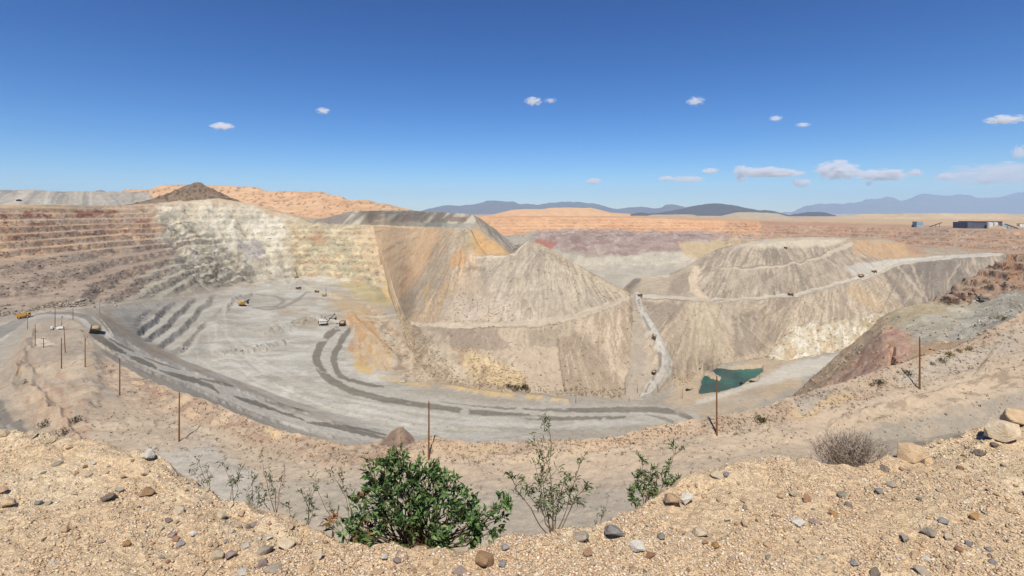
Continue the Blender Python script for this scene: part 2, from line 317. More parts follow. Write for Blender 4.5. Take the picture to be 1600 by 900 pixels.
# pale altered rock and ochre of the back wall
P.poly([(250, 322), (340, 311), (400, 320), (450, 335), (470, 372), (450, 420), (440, 436), (400, 440), (360, 405), (300, 385), (262, 372)], K(222, 212, 186), soft=44, warp=20)
P.poly([(300, 385), (360, 378), (392, 400), (440, 425), (440, 436), (330, 450), (220, 470), (215, 440), (270, 405)], K(182, 176, 158), .85, soft=26, warp=10)
P.mott([(255, 322), (450, 335), (450, 436), (330, 440), (262, 372)], K(232, 226, 208), 14, 9, 0.05, 0.5)
P.mott([(255, 322), (450, 335), (450, 436), (330, 440), (262, 372)], K(190, 178, 150), 16, 10, 0.1, 0.6)
P.poly([(372, 376), (405, 372), (420, 390), (405, 410), (380, 402)], K(160, 154, 156), .7, 8, 10)
P.poly([(450, 340), (500, 350), (600, 356), (600, 400), (600, 460), (540, 438), (470, 432), (455, 400)], K(202, 185, 150), soft=40, warp=16)
P.mott([(450, 340), (600, 356), (600, 460), (470, 432)], K(192, 154, 112), 16, 8, 0.1, 0.5)
P.mott([(450, 340), (600, 356), (600, 460), (470, 432)], K(176, 170, 140), 18, 10, 0.05, 0.7)
P.mott([(440, 340), (600, 356), (600, 460), (470, 432)], K(226, 212, 170), 10, 8, 0.2, 0.6)
P.poly([(556, 352), (604, 354), (612, 440), (592, 436), (572, 404)], K(216, 188, 148), .7, 30, 10)
P.poly([(485, 362), (505, 360), (505, 388), (486, 384)], K(182, 136, 98), .7, 6, 6)
P.poly([(535, 438), (612, 450), (612, 480), (590, 478), (550, 462)], K(190, 174, 126), .85, 8, 4)
P.poly([(575, 444), (590, 446), (606, 472), (592, 472)], K(168, 158, 122), .8, 5, 3)
P.poly([(594, 440), (612, 442), (612, 470), (604, 468)], K(214, 182, 120), .8, 5, 4)
# far wall: orange beds over purple, white at the foot
P.poly([(640, 335), (760, 336), (1000, 339), (1200, 346), (1300, 352), (1200, 368), (1130, 364), (1000, 362), (840, 361), (780, 368), (640, 360)], K(222, 174, 130), soft=4, warp=2)
P.mott([(760, 336), (1300, 350), (1200, 366), (780, 366)], K(208, 152, 110), 60, 3, 0.0, 0.5)
P.poly([(840, 360), (1000, 361), (1130, 364), (1160, 372), (1130, 382), (1050, 392), (980, 398), (930, 402), (880, 392), (835, 376)], K(170, 150, 140), soft=6, warp=4)
P.mott([(840, 360), (1160, 364), (1130, 382), (980, 398), (930, 402), (835, 376)], K(192, 174, 166), 8, 6, 0.15, 0.6)
P.mott([(840, 360), (1160, 364), (1130, 382), (980, 398), (930, 402), (835, 376)], K(150, 126, 120), 18, 6, 0.1, 0.7)
P.poly([(838, 372), (870, 380), (860, 390), (835, 384)], K(184, 116, 98), .8, 3, 3)
P.poly([(850, 388), (930, 403), (980, 399), (1060, 392), (1100, 400), (1100, 460), (850, 460)], K(198, 190, 172), soft=5, warp=4)
P.mott([(850, 388), (1100, 395), (1100, 460), (850, 460)], K(184, 176, 160), 14, 8, 0.0, 0.7)
P.poly([(1060, 380), (1120, 374), (1180, 372), (1180, 392), (1080, 404)], K(200, 178, 138), .9, 6, 5)
P.poly([(1150, 343), (1440, 352), (1440, 378), (1200, 376), (1120, 366)], K(206, 162, 124), .7, 24, 8)
# right rim: red and tan terraces under the plant
P.poly([(1190, 345), (1420, 350), (1900, 358), (1900, 412), (1200, 404)], K(192, 158, 128), soft=5)
P.mott([(1190, 345), (1440, 352), (1440, 378), (1190, 372)], K(190, 144, 116), 40, 3, -0.1, 0.6)
P.mott([(1400, 352), (1900, 360), (1900, 405), (1400, 400)], K(172, 146, 124), 50, 3, -0.1, 0.7)
P.poly([(-400, 300), (1900, 300), (1900, 356), (1600, 357), (1420, 351), (1200, 345), (1000, 338), (760, 335), (600, 345), (480, 340), (340, 308), (250, 318), (0, 324), (-400, 327)], K(206, 176, 138), soft=2, warp=1)
P.mott([(-100, 312), (250, 312), (250, 326), (-100, 330)], K(150, 140, 112), 30, 3, 0.0, 0.7)
# bench risers: darkened unevenly with pale flecks; left wall treads lightened
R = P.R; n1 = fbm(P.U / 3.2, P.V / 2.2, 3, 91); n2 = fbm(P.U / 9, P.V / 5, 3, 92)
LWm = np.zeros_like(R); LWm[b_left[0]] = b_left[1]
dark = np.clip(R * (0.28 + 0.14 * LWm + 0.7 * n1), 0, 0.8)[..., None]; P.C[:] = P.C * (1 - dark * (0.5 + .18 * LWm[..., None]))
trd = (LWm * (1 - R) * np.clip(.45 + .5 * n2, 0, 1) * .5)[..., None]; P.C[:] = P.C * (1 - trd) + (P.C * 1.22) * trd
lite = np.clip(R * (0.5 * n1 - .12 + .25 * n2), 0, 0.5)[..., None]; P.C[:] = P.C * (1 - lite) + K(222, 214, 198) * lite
# ochre spoil, yellow windrow
P.poly([(540, 490), (560, 486), (585, 500), (620, 560), (612, 585), (560, 570), (545, 548), (560, 530), (540, 500)], K(208, 176, 130), .7, soft=18, warp=4)
P.mott([(540, 490), (585, 500), (620, 560), (600, 585), (545, 548)], K(196, 146, 90), 10, 14, 0.1, 0.6)
P.poly([(568, 478), (600, 486), (660, 560), (720, 606), (650, 600), (615, 585), (626, 560), (600, 512)], K(190, 168, 140), .9, 12, 7)
P.mott([(568, 478), (600, 486), (660, 560), (720, 606), (620, 590)], K(160, 140, 118), 7, 6, 0.1, .7)
P.mott([(568, 478), (600, 486), (660, 560), (720, 606), (620, 590)], K(212, 196, 168), 6, 5, 0.15, .7)
P.streaks((540, 440), [(545, 492), (580, 498), (622, 556), (600, 572), (560, 540)], 50, [K(176, 128, 78), K(224, 188, 132), K(196, 160, 118)], L=(8, 30), seed=21)
P.poly([(550, 552), (585, 575), (580, 588), (555, 575)], K(214, 182, 112), .8, soft=8)
P.line([(560, 580, 2), (640, 600, 2), (700, 606, 2.4), (780, 618, 3.2), (850, 624, 3), (890, 628, 1.2)], K(212, 180, 118), .75, 2.5, 2, brk=.6)
# roads: pale dust, watered dark wheel lanes
P.poly([(140, 482), (170, 488), (200, 512), (240, 540), (320, 580), (430, 622), (540, 660), (560, 676), (450, 640), (330, 590), (240, 556), (180, 520)], K(178, 163, 142), .75, 10, 5)
ROADC = K(192, 187, 176); WET = K(126, 121, 110)
P.line([(-100, 520, 14), (0, 520, 14), (40, 496, 4), (80, 490, 4), (120, 492, 5), (150, 510, 8), (185, 545, 10), (250, 576, 11), (340, 610, 12), (450, 655, 11), (600, 688, 6)], ROADC, .9, 5, 2)
P.line([(-100, 535, 12), (0, 520, 10), (25, 505, 7), (42, 495, 3)], K(150, 145, 136), .95, 3, 2)
P.line([(45, 494, 1), (70, 488, 1.4), (110, 489, 2), (135, 495, 4), (150, 508, 5), (160, 522, 4)], K(140, 134, 124), .9, 2, 1)
P.line([(145, 522, 5), (160, 533, 6), (180, 545, 4), (196, 553, 1.5)], WET, .95, 2, 1.8, 7, brk=.95)
P.line([(172, 530, 1.5), (190, 540, 2.5), (210, 550, 1)], WET, .8, 1.5, 1)
P.line([(198, 556, 1), (215, 562, 4), (240, 573, 3.2), (250, 578, 1)], WET, .95, 2, 1.8, 7, brk=.95)
P.line([(225, 558, .8), (250, 568, 1.6), (280, 578, 1)], WET, .8, 1.5, 1)
P.line([(250, 580, .8), (275, 588, 3.6), (300, 594, 4.2), (330, 604, 3.4), (342, 615, 1)], WET, .95, 2, 1.8, 7, brk=.95)
P.line([(312, 592, 1.4), (345, 600, 2.2), (375, 607, .8)], WET, .85, 1.5, 1)
P.line([(365, 620, 1), (385, 626, 3.6), (410, 634, 3.4), (433, 642, 2), (475, 656, 1.6)], WET, .95, 2, 1.8, 7, brk=.95)
P.line([(415, 628, 1), (450, 637, 2), (490, 649, .8)], WET, .85, 1.5, 1)
P.line([(480, 660, 1), (510, 664, 3.4), (550, 673, 3.6), (590, 683, 2.6), (610, 688, 1.4)], WET, .95, 2, 1.8, 7, brk=.95)
P.line([(536, 665, 1.2), (570, 672, 2), (602, 680, 2)], WET, .85, 1.5, 1)
# bottom loop from the shovel round to the ramp
P.line([(530, 514, 10), (500, 555, 14), (520, 590, 16), (600, 625, 18), (760, 648, 18), (950, 650, 18), (1080, 650, 14)], K(188, 183, 170), .85, 10, 4)
P.line([(527, 514, 4), (513, 524, 5), (500, 540, 5.5), (494, 560, 5.5), (500, 578, 6), (515, 594, 6), (545, 609, 5), (600, 625, 4.5), (680, 636, 4.2), (760, 646, 4.4), (830, 652, 4.2), (880, 654, 3), (975, 652, 2.4)], K(132, 126, 114), .95, 1.8, 1.6, 7, brk=1.0)
P.line([(546, 514, 3), (535, 530, 4.5), (523, 552, 5.2), (522, 568, 5.2), (530, 585, 4.6), (545, 594, 3.4), (580, 602, 2.8), (600, 604, 1)], K(132, 126, 114), .95, 1.8, 1.6, 7, brk=1.0)
P.line([(690, 628, .6), (780, 638, 1.2), (850, 641, 1.6), (880, 641, 3.4), (960, 640, 4), (1020, 640, 4.4), (1062, 645, 4.2), (1082, 655, 3.4)], K(134, 127, 116), .95, 1.8, 1.6, 7, brk=1.0)
P.line([(1010, 648, .6), (1040, 655, 2.4), (1052, 660, 2.4)], K(140, 134, 122), .8, 1.6, 1)
for k in range(26):
    o = rnd.uniform(-1, 1); a = rnd.uniform(0, 1); c = K(206, 203, 192) if rnd.random() < .6 else K(168, 160, 146)
    f = lambda x, y: (x + o * 26 + rnd.gauss(0, 5), y - o * 22 + rnd.gauss(0, 3), rnd.uniform(.7, 2.4))
    L1 = [f(330, 505), f(340, 545), f(400, 590), f(480, 620), f(600, 645), f(720, 660), f(840, 664)]; i = rnd.randrange(0, 4)
    P.line(L1[i:i + rnd.randrange(3, 5)], c, rnd.uniform(.25, .5), 3, 2, 14)
for k in range(22):
    x, y = rnd.uniform(340, 560), rnd.uniform(440, 520); P.line([(x, y, .8), (x + rnd.uniform(20, 60), y + rnd.uniform(-6, 4), 1.6), (x + rnd.uniform(70, 110), y + rnd.uniform(-8, 8), .6)], K(206, 202, 190) if k % 2 else K(166, 158, 142), .4, 2.5, 2, 14)
P.line([(640, 655, 2), (760, 662, 3), (900, 668, 3)], K(204, 201, 194), .5, 4, 2)
P.line([(900, 662, 3), (960, 662, 4), (1000, 660, 2)], K(206, 203, 196), .5, 4, 2)
for p in ([(395, 481, 1), (420, 484, 1.4), (445, 479, 2), (465, 468, 2.6), (480, 457, 1.2), (500, 455, .8)], [(400, 460, .8), (430, 463, 1), (444, 470, 2.4), (432, 479, 1.8), (400, 481, .8)]):
    P.line(p, K(150, 146, 136), .85, 1.2, .8)
# side roads along the wall foot, pad by the drills
P.line([(60, 487, 1.2), (150, 467, 1.2), (240, 437, 1.3), (300, 420, 1)], K(190, 172, 148), .8, 1.2, 1)
P.line([(60, 487, 1.5), (140, 480, 1.4), (230, 468, 1.3), (330, 460, 1.2), (400, 438, 1.6), (440, 433, 2)], K(196, 184, 164), .85, 1.2, 1)
P.line([(440, 436, 3), (500, 437, 3.5), (545, 440, 2)], K(208, 204, 190), .8, 4, 2)
P.line([(480, 452, 3), (530, 466, 4)], K(206, 196, 170), .7, 5, 3)
P.poly([(1040, 630), (1070, 590), (1190, 560), (1250, 560), (1250, 600), (1180, 632), (1100, 650)], K(194, 174, 146), .9, 10, 5)
P.poly([(1182, 604), (1196, 586), (1225, 570), (1345, 545), (1350, 562), (1255, 590)], K(204, 201, 190), .85, 8, 4)
P.line([(1090, 628, 3.5), (1150, 610, 3.5), (1200, 592, 4), (1300, 566, 6)], K(204, 198, 184), .95, 4, 2)
P.line([(1060, 640, 6), (1120, 632, 6), (1180, 618, 8)], K(180, 168, 150), .8, 8, 3)
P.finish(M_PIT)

# --- central spoil dump with its tipping terraces
d0 = [(440, 380, 1290), (570, 380, 1280), (588, 410, 1180), (600, 450, 1060), (612, 495, 870), (626, 540, 650), (644, 590, 500), (660, 605, 470), (690, 618, 435), (760, 640, 400), (840, 645, 400), (960, 650, 400), (1040, 640, 420), (1120, 620, 440)]
d1 = [(440, 352, 1300), (560, 354, 1290), (575, 355, 1285), (582, 362, 1255), (588, 382, 1200), (594, 400, 1150), (600, 418, 1090), (606, 438, 1010), (612, 462, 905), (618, 486, 785), (626, 510, -150), (634, 532, -150), (644, 556, -150), (660, 578, -150), (690, 596, -150), (760, 611, -150), (840, 614, -150), (900, 616, -150), (960, 620, -150), (1000, 626, -152), (1040, 628, -160), (1120, 630, -170)]
d2 = [(440, 351.5, 1302), (560, 353.5, 1292), (575, 354.7, 1287), (588, 377, 1212), (600, 406, 1110), (612, 440, 950), (620, 470, 830), (630, 494, 695), (640, 507, 612), (650, 509, 574), (700, 510, 512), (760, 512, 490), (840, 508, 488), (900, 497, 494), (950, 480, 501), (985, 466, 511), (1010, 540, 520), (1040, 590, 520), (1120, 620, 520)]
d3 = [(440, 351, 1304), (560, 353, 1294), (575, 354.5, 1288), (588, 376, 1214), (600, 405, 1113), (612, 438.5, 954), (620, 468, 836), (630, 492, 702), (640, 504.5, 622), (650, 503, 592), (700, 503, 530), (760, 504.5, 512), (840, 500, 512), (900, 490, 516), (950, 474, 521), (985, 461, 526), (1010, 535, 535), (1040, 585, 535), (1120, 615, 535)]
d4 = [(440, 350.5, 1306), (500, 352, 1302), (560, 352.8, 1296), (575, 353, 1292), (588, 353.5, 1248), (600, 354, 1185), (612, 354.5, 1090), (620, 355, 1015), (640, 356, 870), (700, 356, 690), (735, 358, 651), (748, 385, 630), (760, 401, 600), (798, 399, 598), (810, 388, 608), (820, 379.5, 614), (832, 377, 616), (848, 382, 610), (864, 390, 603), (900, 413, 577), (950, 441, 547), (985, 459, 528), (1010, 532, 545), (1040, 583, 545), (1120, 613, 545)]
d5 = [(440, 350, 1308), (500, 350.5, 1308), (560, 351.5, 1304), (580, 351.8, 1300), (600, 352, 1205), (612, 352.5, 1110), (640, 354, 892), (700, 354.5, 715), (735, 356.5, 676), (748, 382, 655), (760, 398, 632), (800, 395, 632), (815, 383, 634), (825, 376, 640), (850, 385, 626), (900, 412, 592), (950, 440, 560), (985, 458.5, 536), (1010, 530, 555), (1040, 582, 555), (1120, 612, 555)]
d6 = [(440, 349, 1312), (470, 347, 1320), (500, 343, 1325), (520, 338, 1330), (545, 331, 1340), (560, 329.5, 1340), (600, 329, 1230), (640, 329, 950), (665, 331, 830), (700, 333, 750), (740, 335, 705), (760, 348, 695), (780, 363, 685), (800, 380, 665), (810, 387, 655), (825, 375.5, 650), (850, 384, 632), (900, 411.5, 600), (950, 439.5, 568), (985, 458, 545), (1010, 529, 565), (1040, 581, 565), (1120, 611, 565)]
d7 = [(440, 348, 1400), (500, 343, 1400), (545, 331.5, 1420), (600, 330, 1380), (640, 330, 1250), (700, 333.5, 1000), (740, 336, 900), (760, 352, 800), (800, 384, 740), (825, 380, 700), (850, 390, 680), (900, 417, 650), (950, 445, 620), (985, 464, 580), (1120, 590, 580)]
d8 = [(440, 380, 1460), (600, 400, 1450), (700, 430, 1200), (740, 460, 1050), (800, 500, 820), (900, 520, 750), (985, 560, 650), (1120, 640, 640)]
dump = Sheet('spoil_dump', [(d0, {'n': 4}), d1, d2, (d3, {'n': 4}), (d4, {'sm': 3}), (d5, {'n': 4, 'sm': 3}), (d6, {'sm': 2.5}), (d7, {'n': 8}), (d8, {'n': 6})], 440, 1120, 1.8, 1.35)
D = dump
FACE = [(585, 356), (740, 356), (800, 400), (850, 384), (985, 460), (1000, 625), (690, 592), (640, 540), (600, 470)]
D.bump(1.0, 22, 4, None, 31); D.bump(.6, 5, 3, None, 32)
D.gully((728, 330), [(585, 356), (740, 356), (745, 400), (850, 500), (650, 505), (605, 480)], 3.2, 16)
D.gully((838, 330), [(745, 400), (825, 376), (985, 460), (900, 500), (790, 504)], 1.2, 16)
D.gully((850, 430), [(650, 508), (900, 498), (985, 464), (1010, 625), (690, 592)], 1.6, 22)
D.line  # colours
D.fill(K(178, 160, 136))
BRN, LG, DG, OCH = K(178, 152, 124), K(196, 180, 156), K(150, 139, 122), K(212, 162, 102)
D.poly(FACE, K(182, 162, 136), soft=4)
D.fan((735, 335), [(585, 354), (740, 355), (810, 430), (840, 500), (650, 505), (605, 485)], [K(190, 164, 134), K(206, 178, 144), K(214, 186, 150), K(176, 158, 136), K(220, 190, 152)], 14, con=2.2)
D.fan((680, 300), [(588, 356), (690, 356), (660, 420), (625, 470), (606, 478)], [K(222, 184, 140), K(226, 192, 150), K(216, 172, 124), K(206, 172, 134)], 24, con=2, a=.9)
D.fan((765, 340), [(716, 356), (742, 357), (700, 440), (640, 500), (615, 490), (650, 440)], [K(176, 162, 140), K(190, 174, 150), K(168, 152, 130), K(202, 188, 164)], 30, con=2.2, a=.8)
D.poly([(738, 357), (750, 362), (800, 396), (770, 402), (745, 398), (734, 372)], K(204, 164, 110), .85, 7, 4)
D.poly([(712, 385), (732, 390), (725, 415), (696, 418)], OCH, .7, 10, 8)
D.poly([(622, 388), (655, 392), (645, 402), (618, 398)], K(214, 180, 110), .6, 6, 6)
D.poly([(725, 366), (740, 372), (742, 395), (722, 400)], K(166, 158, 120), .5, 8, 4)
# top face of the flat dump: short tipped streaks
D.poly([(470, 340), (560, 327), (745, 333), (742, 357), (480, 351)], K(168, 160, 144), 1, 2, 1)
I, m = D.pmask([(500, 338), (560, 327), (745, 333), (742, 356), (480, 352)], 2, 1); nn = fbm((D.U[I] + (D.V[I] - 330) * 1.0) / 9, D.V[I] / 60, 3, 77)
D.mix(I, m * sm(nn, .05, .35) * .8, K(200, 192, 172)); D.mix(I, m * sm(-nn, .05, .3) * .85, K(140, 130, 122))
for p, c in ((((630, 336), (642, 336), (640, 343), (629, 343)), K(150, 128, 114)), (((586, 337), (598, 337), (596, 343), (584, 343)), K(152, 128, 116)), (((705, 339), (728, 339), (730, 346), (702, 346)), K(142, 118, 106)), (((535, 332), (665, 330), (668, 333), (540, 335)), K(150, 148, 132)), (((590, 346), (740, 350), (738, 356), (560, 353)), K(160, 160, 148))):
    D.poly(p, c, .8, 2, 1.5)
D.poly([(738, 335), (746, 337), (812, 384), (806, 396), (796, 392), (745, 348)], K(134, 126, 116), .95, 2, 1)
D.fan((720, 310), [(738, 335), (812, 386), (800, 396), (745, 352)], [K(124, 116, 106), K(146, 138, 126), K(164, 156, 142)], 60, soft=3, a=.7)
# grey dump on the right and lower tier
D.fan((838, 300), [(745, 400), (800, 398), (826, 375), (852, 384), (985, 460), (900, 496), (800, 506), (740, 440)], [K(170, 158, 140), K(190, 176, 154), K(200, 186, 162), K(176, 162, 142)], 30, con=2.2)
D.fan((870, 340), [(826, 376), (850, 384), (985, 460), (960, 468), (900, 430)], [K(158, 142, 122), K(190, 172, 146), K(204, 188, 160)], 55, con=2.4, a=.85)
D.poly([(690, 440), (740, 420), (800, 470), (830, 505), (700, 506)], K(186, 168, 146), .7, 14, 10)
D.mott([(690, 470), (780, 450), (840, 505), (690, 506)], K(206, 192, 172), 10, 14, 0.05, 0.75)
for p in ([(668, 445, 2), (665, 480, 1)], [(698, 440, 2.5), (686, 480, 1)], [(710, 440, 1.5), (703, 462, .8)]):
    D.line(p, K(210, 176, 114), .7, 2, 2)
D.poly([(725, 418), (760, 417), (760, 424), (727, 424)], K(146, 128, 108), .6, 2, 2)
D.line([(640, 506, 3.5), (700, 508, 4), (760, 509, 4), (840, 504, 4), (900, 493, 4), (950, 476, 4), (988, 462, 3)], K(206, 190, 164), .9, 3, 1.5)
D.fan((900, 380), [(640, 512), (900, 500), (985, 466), (1005, 625), (690, 594)], [K(176, 160, 138), K(190, 172, 148), K(200, 182, 156), K(178, 162, 140)], 22, con=2)
D.poly([(872, 530), (895, 525), (905, 540), (985, 610), (985, 622), (885, 618), (874, 560)], K(166, 148, 126), .75, 6, 2)
D.fan((880, 505), [(872, 528), (910, 520), (1000, 600), (990, 622), (884, 618)], [K(160, 143, 122), K(176, 158, 136), K(206, 188, 160)], 18, con=1.8, a=.75)
D.poly([(800, 540), (872, 542), (882, 618), (830, 616), (815, 585)], K(194, 176, 152), .8, 5, 3)
D.poly([(825, 512), (872, 512), (875, 540), (828, 540)], K(158, 144, 124), .7, 5, 3)
D.fan((960, 380), [(905, 505), (985, 466), (1000, 520), (1005, 580), (930, 540)], [K(172, 152, 128), K(194, 174, 148), K(208, 190, 164)], 40, con=2.2, a=.85)
D.poly([(735, 548), (800, 575), (822, 585), (825, 604), (795, 606), (760, 598), (720, 570)], K(212, 186, 136), .65, 12, 10)
D.mott([(720, 545), (822, 585), (825, 606), (740, 600)], K(224, 202, 158), 8, 6, 0.15, 0.7)
D.mott([(700, 530), (822, 570), (760, 606), (690, 594)], K(172, 146, 118), 9, 9, 0.1, 0.7)
D.poly([(660, 516), (690, 516), (705, 560), (740, 600), (700, 592), (670, 556)], K(200, 184, 158), .8, 5, 3)
D.line([(600, 500, 4), (630, 530, 6), (660, 560, 6), (700, 592, 4)], K(184, 164, 138), .8, 10, 4)
D.mott([(600, 480), (650, 510), (700, 592), (640, 560)], K(206, 188, 160), 7, 6, 0.1, 0.7)
D.poly([(588, 478), (615, 480), (618, 490), (585, 492)], K(216, 182, 110), .8, 4, 3)
D.poly([(580, 350), (655, 356), (636, 420), (622, 490), (600, 486), (588, 430)], K(232, 200, 160), .8, 30, 12)  # left flank painted lighter to offset its dimmer shading away from the sun
D.poly([(700, 512), (770, 512), (800, 545), (760, 548), (705, 545)], K(166, 148, 130), .9, 3, 2)
D.poly([(872, 528), (896, 520), (925, 540), (985, 610), (985, 622), (885, 620), (874, 560)], K(168, 150, 128), .7, 3, 1)
D.line([(872, 526, .8), (874, 560, 1.2), (884, 618, 1)], K(136, 122, 104), .8, 1.2, 1)
D.line([(738, 403, 1), (770, 402, 1.4), (805, 398, 1.4), (812, 388, 1.2), (826, 376, 1.2)], K(214, 200, 176), .9, 1.2, 1)
D.poly([(700, 470), (720, 462), (760, 465), (800, 480), (850, 500), (690, 504)], K(200, 186, 166), .6, 10, 8)
D.streaks((735, 320), [(590, 358), (738, 358), (735, 400), (700, 470), (640, 500), (612, 478)], 150, [K(150, 134, 114), K(222, 196, 158), K(164, 150, 132), K(210, 166, 118)], seed=3)
D.streaks((838, 300), [(745, 404), (806, 400), (850, 386), (980, 460), (900, 492), (780, 500)], 170, [K(160, 148, 132), K(212, 198, 174), K(172, 158, 140)], seed=4)
D.streaks((870, 350), [(835, 382), (870, 396), (970, 455), (940, 458), (860, 410)], 50, [K(136, 122, 106), K(214, 198, 172)], L=(30, 90), seed=5)
D.streaks((875, 470), [(872, 530), (925, 515), (990, 600), (985, 618), (886, 616)], 90, [K(150, 134, 114), K(208, 190, 162)], seed=6)
D.streaks((940, 420), [(900, 505), (980, 470), (1000, 560), (940, 545)], 70, [K(154, 138, 118), K(214, 196, 170)], seed=7)
D.streaks((740, 460), [(660, 515), (860, 515), (870, 612), (720, 596)], 70, [K(164, 148, 128), K(206, 190, 166)], L=(8, 30), seed=8)
D.streaks((720, 300), [(742, 338), (806, 384), (800, 394), (746, 352)], 40, [K(104, 98, 92), K(172, 164, 150)], L=(10, 34), w=(.3, .7), seed=9)
D.line([(638, 506, 2.2), (660, 508, 3), (700, 507.5, 3), (760, 509, 3.2), (840, 504.5, 3.4), (900, 494, 3.4), (950, 477.5, 3.4), (988, 463, 3)], K(212, 197, 172), .95, 1.4, .8)
D.line([(660, 512, 3), (672, 530, 5), (690, 560, 6), (720, 590, 4)], K(202, 187, 162), .8, 3, 2)
D.line([(704, 511.5, .6), (760, 513, .9), (840, 509, .7), (880, 503, .5)], K(140, 126, 108), .7, 1, .8)  # painted shadow line along the top of the lower tier
D.poly([(588, 380), (606, 412), (632, 482), (655, 545), (640, 560), (612, 490)], K(218, 196, 160), .65, 16, 6)
D.mott([(596, 440), (640, 490), (720, 598), (640, 570), (600, 520)], K(160, 142, 120), 8, 7, 0.1, 0.6)
I = D.pmask([(588, 460), (640, 498), (730, 600), (640, 580), (596, 520)], 16, 4); D.bump(3, 30, 4, I, 35); D.bump(2, 8, 3, I, 36)
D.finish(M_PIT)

# --- spoil terraces on the right
e0 = [(940, 680, -170), (985, 655, -164), (1000, 650, -162), (1040, 645, -165), (1090, 640, -168), (1190, 605, -170), (1330, 590, -170), (1420, 570, -170), (1900, 520, -160)]
e1 = [(940, 655, -165), (980, 632, -154), (1000, 625, -150), (1040, 611, -150), (1080, 602, -152), (1100, 592, -156), (1130, 580, -157), (1190, 570, -156), (1220, 575, -154), (1270, 565, -154), (1330, 553, -154), (1420, 530, -154), (1500, 500, -150), (1900, 470, -140)]
e2 = [(940, 625, 450), (980, 600, -141), (1000, 590, -138), (1040, 572, -132), (1080, 578, -146), (1130, 570, -151), (1190, 560, -150), (1215, 530, -138), (1230, 515, -130), (1300, 505, -126), (1380, 492, -122), (1420, 487, -125), (1480, 475, -125), (1560, 460, -120), (1900, 440, -110)]
e3 = [(940, 540, 530), (970, 490, 530), (985, 466, 526), (1000, 464, -86), (1050, 466, -90), (1090, 470, -94), (1140, 471, -97), (1180, 468, -98), (1235, 463, -99), (1300, 449, -95), (1360, 432, -86), (1400, 415, -80), (1440, 408, -76), (1500, 402, -72), (1565, 397, -68), (1600, 400, -72), (1900, 400, -72)]
e4 = [(940, 538, 545), (970, 488, 542), (985, 464, 538), (1000, 461, 540), (1050, 463, 556), (1090, 466, 565), (1140, 467, 579), (1180, 464.5, 597), (1235, 459.5, 626), (1300, 446, 672), (1360, 429, 716), (1400, 411, 815), (1440, 404.5, 850), (1500, 399, 870), (1565, 395, 890), (1600, 397, 890), (1900, 397, 890)]
e5 = [(940, 520, 590), (970, 475, 590), (985, 452, 595), (1000, 442, 600), (1050, 438, 605), (1085, 432, 620), (1120, 420, 632), (1180, 419, 650), (1250, 412, 690), (1290, 402, 730), (1310, 392, 770), (1340, 396, 800), (1380, 400, 815), (1400, 404, 835), (1440, 401, 860), (1565, 394, 900), (1900, 395, 900)]
e5b = [(940, 518, 600), (970, 472, 600), (985, 450, 605), (1000, 439, 610), (1050, 435, 615), (1085, 429, 632), (1120, 418, 645), (1180, 416.5, 664), (1250, 409, 706), (1290, 399, 746), (1310, 389, 786), (1340, 394, 820), (1380, 398, 835), (1400, 402, 850), (1440, 400, 870), (1565, 393.5, 910), (1900, 394, 910)]
e6 = [(940, 510, 640), (965, 465, 635), (975, 449, 630), (990, 435, 640), (1045, 430, 640), (1080, 412, 660), (1100, 400, 680), (1120, 391, 690), (1150, 384, 700), (1200, 380, 720), (1250, 375, 770), (1310, 375, 830), (1380, 375, 880), (1410, 380, 900), (1430, 388, 920), (1460, 392, 930), (1565, 393, 930), (1900, 393, 930)]
e7 = [(940, 515, 700), (975, 452, 710), (1045, 431, 700), (1080, 414, 740), (1120, 390, 800), (1150, 381, 880), (1200, 373, 950), (1250, 370, 1000), (1310, 371, 1020), (1380, 372, 1020), (1430, 386, 980), (1565, 392, 980), (1900, 392, 980)]
e8 = [(940, 530, 780), (1000, 500, 800), (1080, 460, 900), (1200, 430, 1050), (1400, 430, 1080), (1900, 430, 1080)]
terr = Sheet('spoil_terraces', [(e0, {'n': 4}), e1, e2, e3, (e4, {'n': 4}), e5, (e5b, {'n': 3}), e6, (e7, {'n': 8}), (e8, {'n': 4})], 940, 1900, 1.9, 1.35)
E = terr
E.bump(1.0, 25, 4, None, 41); E.bump(.6, 5, 3, None, 42)
E.gully((1092, 440), [(1000, 470), (1180, 470), (1200, 565), (1060, 600), (1010, 560)], 3.0, 14)
E.gully((1290, 330), [(1150, 472), (1420, 415), (1420, 490), (1220, 520), (1190, 560)], 3.0, 18)
E.gully((1200, 300), [(1090, 415), (1200, 384), (1320, 395), (1380, 425), (1180, 462), (1050, 460)], 3.0, 20)
E.gully((1480, 300), [(1390, 415), (1560, 400), (1570, 470), (1420, 490)], 2.2, 18)
I = E.pmask([(1200, 560), (1230, 512), (1420, 486), (1440, 525), (1330, 555), (1220, 578)], 6, 4); E.bump(4, 18, 4, I, 44); E.bump(2, 5, 3, I, 45)
I, m = E.pmask(POND, 5, 1.5); E.lift(I, -6 * m); I, m = E.lmask(SPIT, 3, 2, 6); E.lift(I, 6 * m)
E.fill(K(180, 165, 143))
E.poly([(960, 470), (1080, 470), (1060, 610), (980, 640)], K(178, 166, 148), .9, 10)
E.fan((1200, 290), [(1060, 462), (1090, 412), (1120, 390), (1200, 378), (1320, 374), (1400, 400), (1360, 432), (1240, 461), (1140, 470)], [K(156, 144, 127), K(170, 157, 138), K(186, 171, 149), K(202, 186, 162), K(164, 150, 132)], 26, con=2.6)
E.poly([(1120, 432), (1180, 424), (1270, 418), (1280, 440), (1200, 458), (1140, 464)], K(158, 147, 130), .45, 14, 8)
E.mott([(1130, 420), (1330, 400), (1330, 440), (1140, 466)], K(192, 178, 156), 14, 20, 0.1, 0.6)
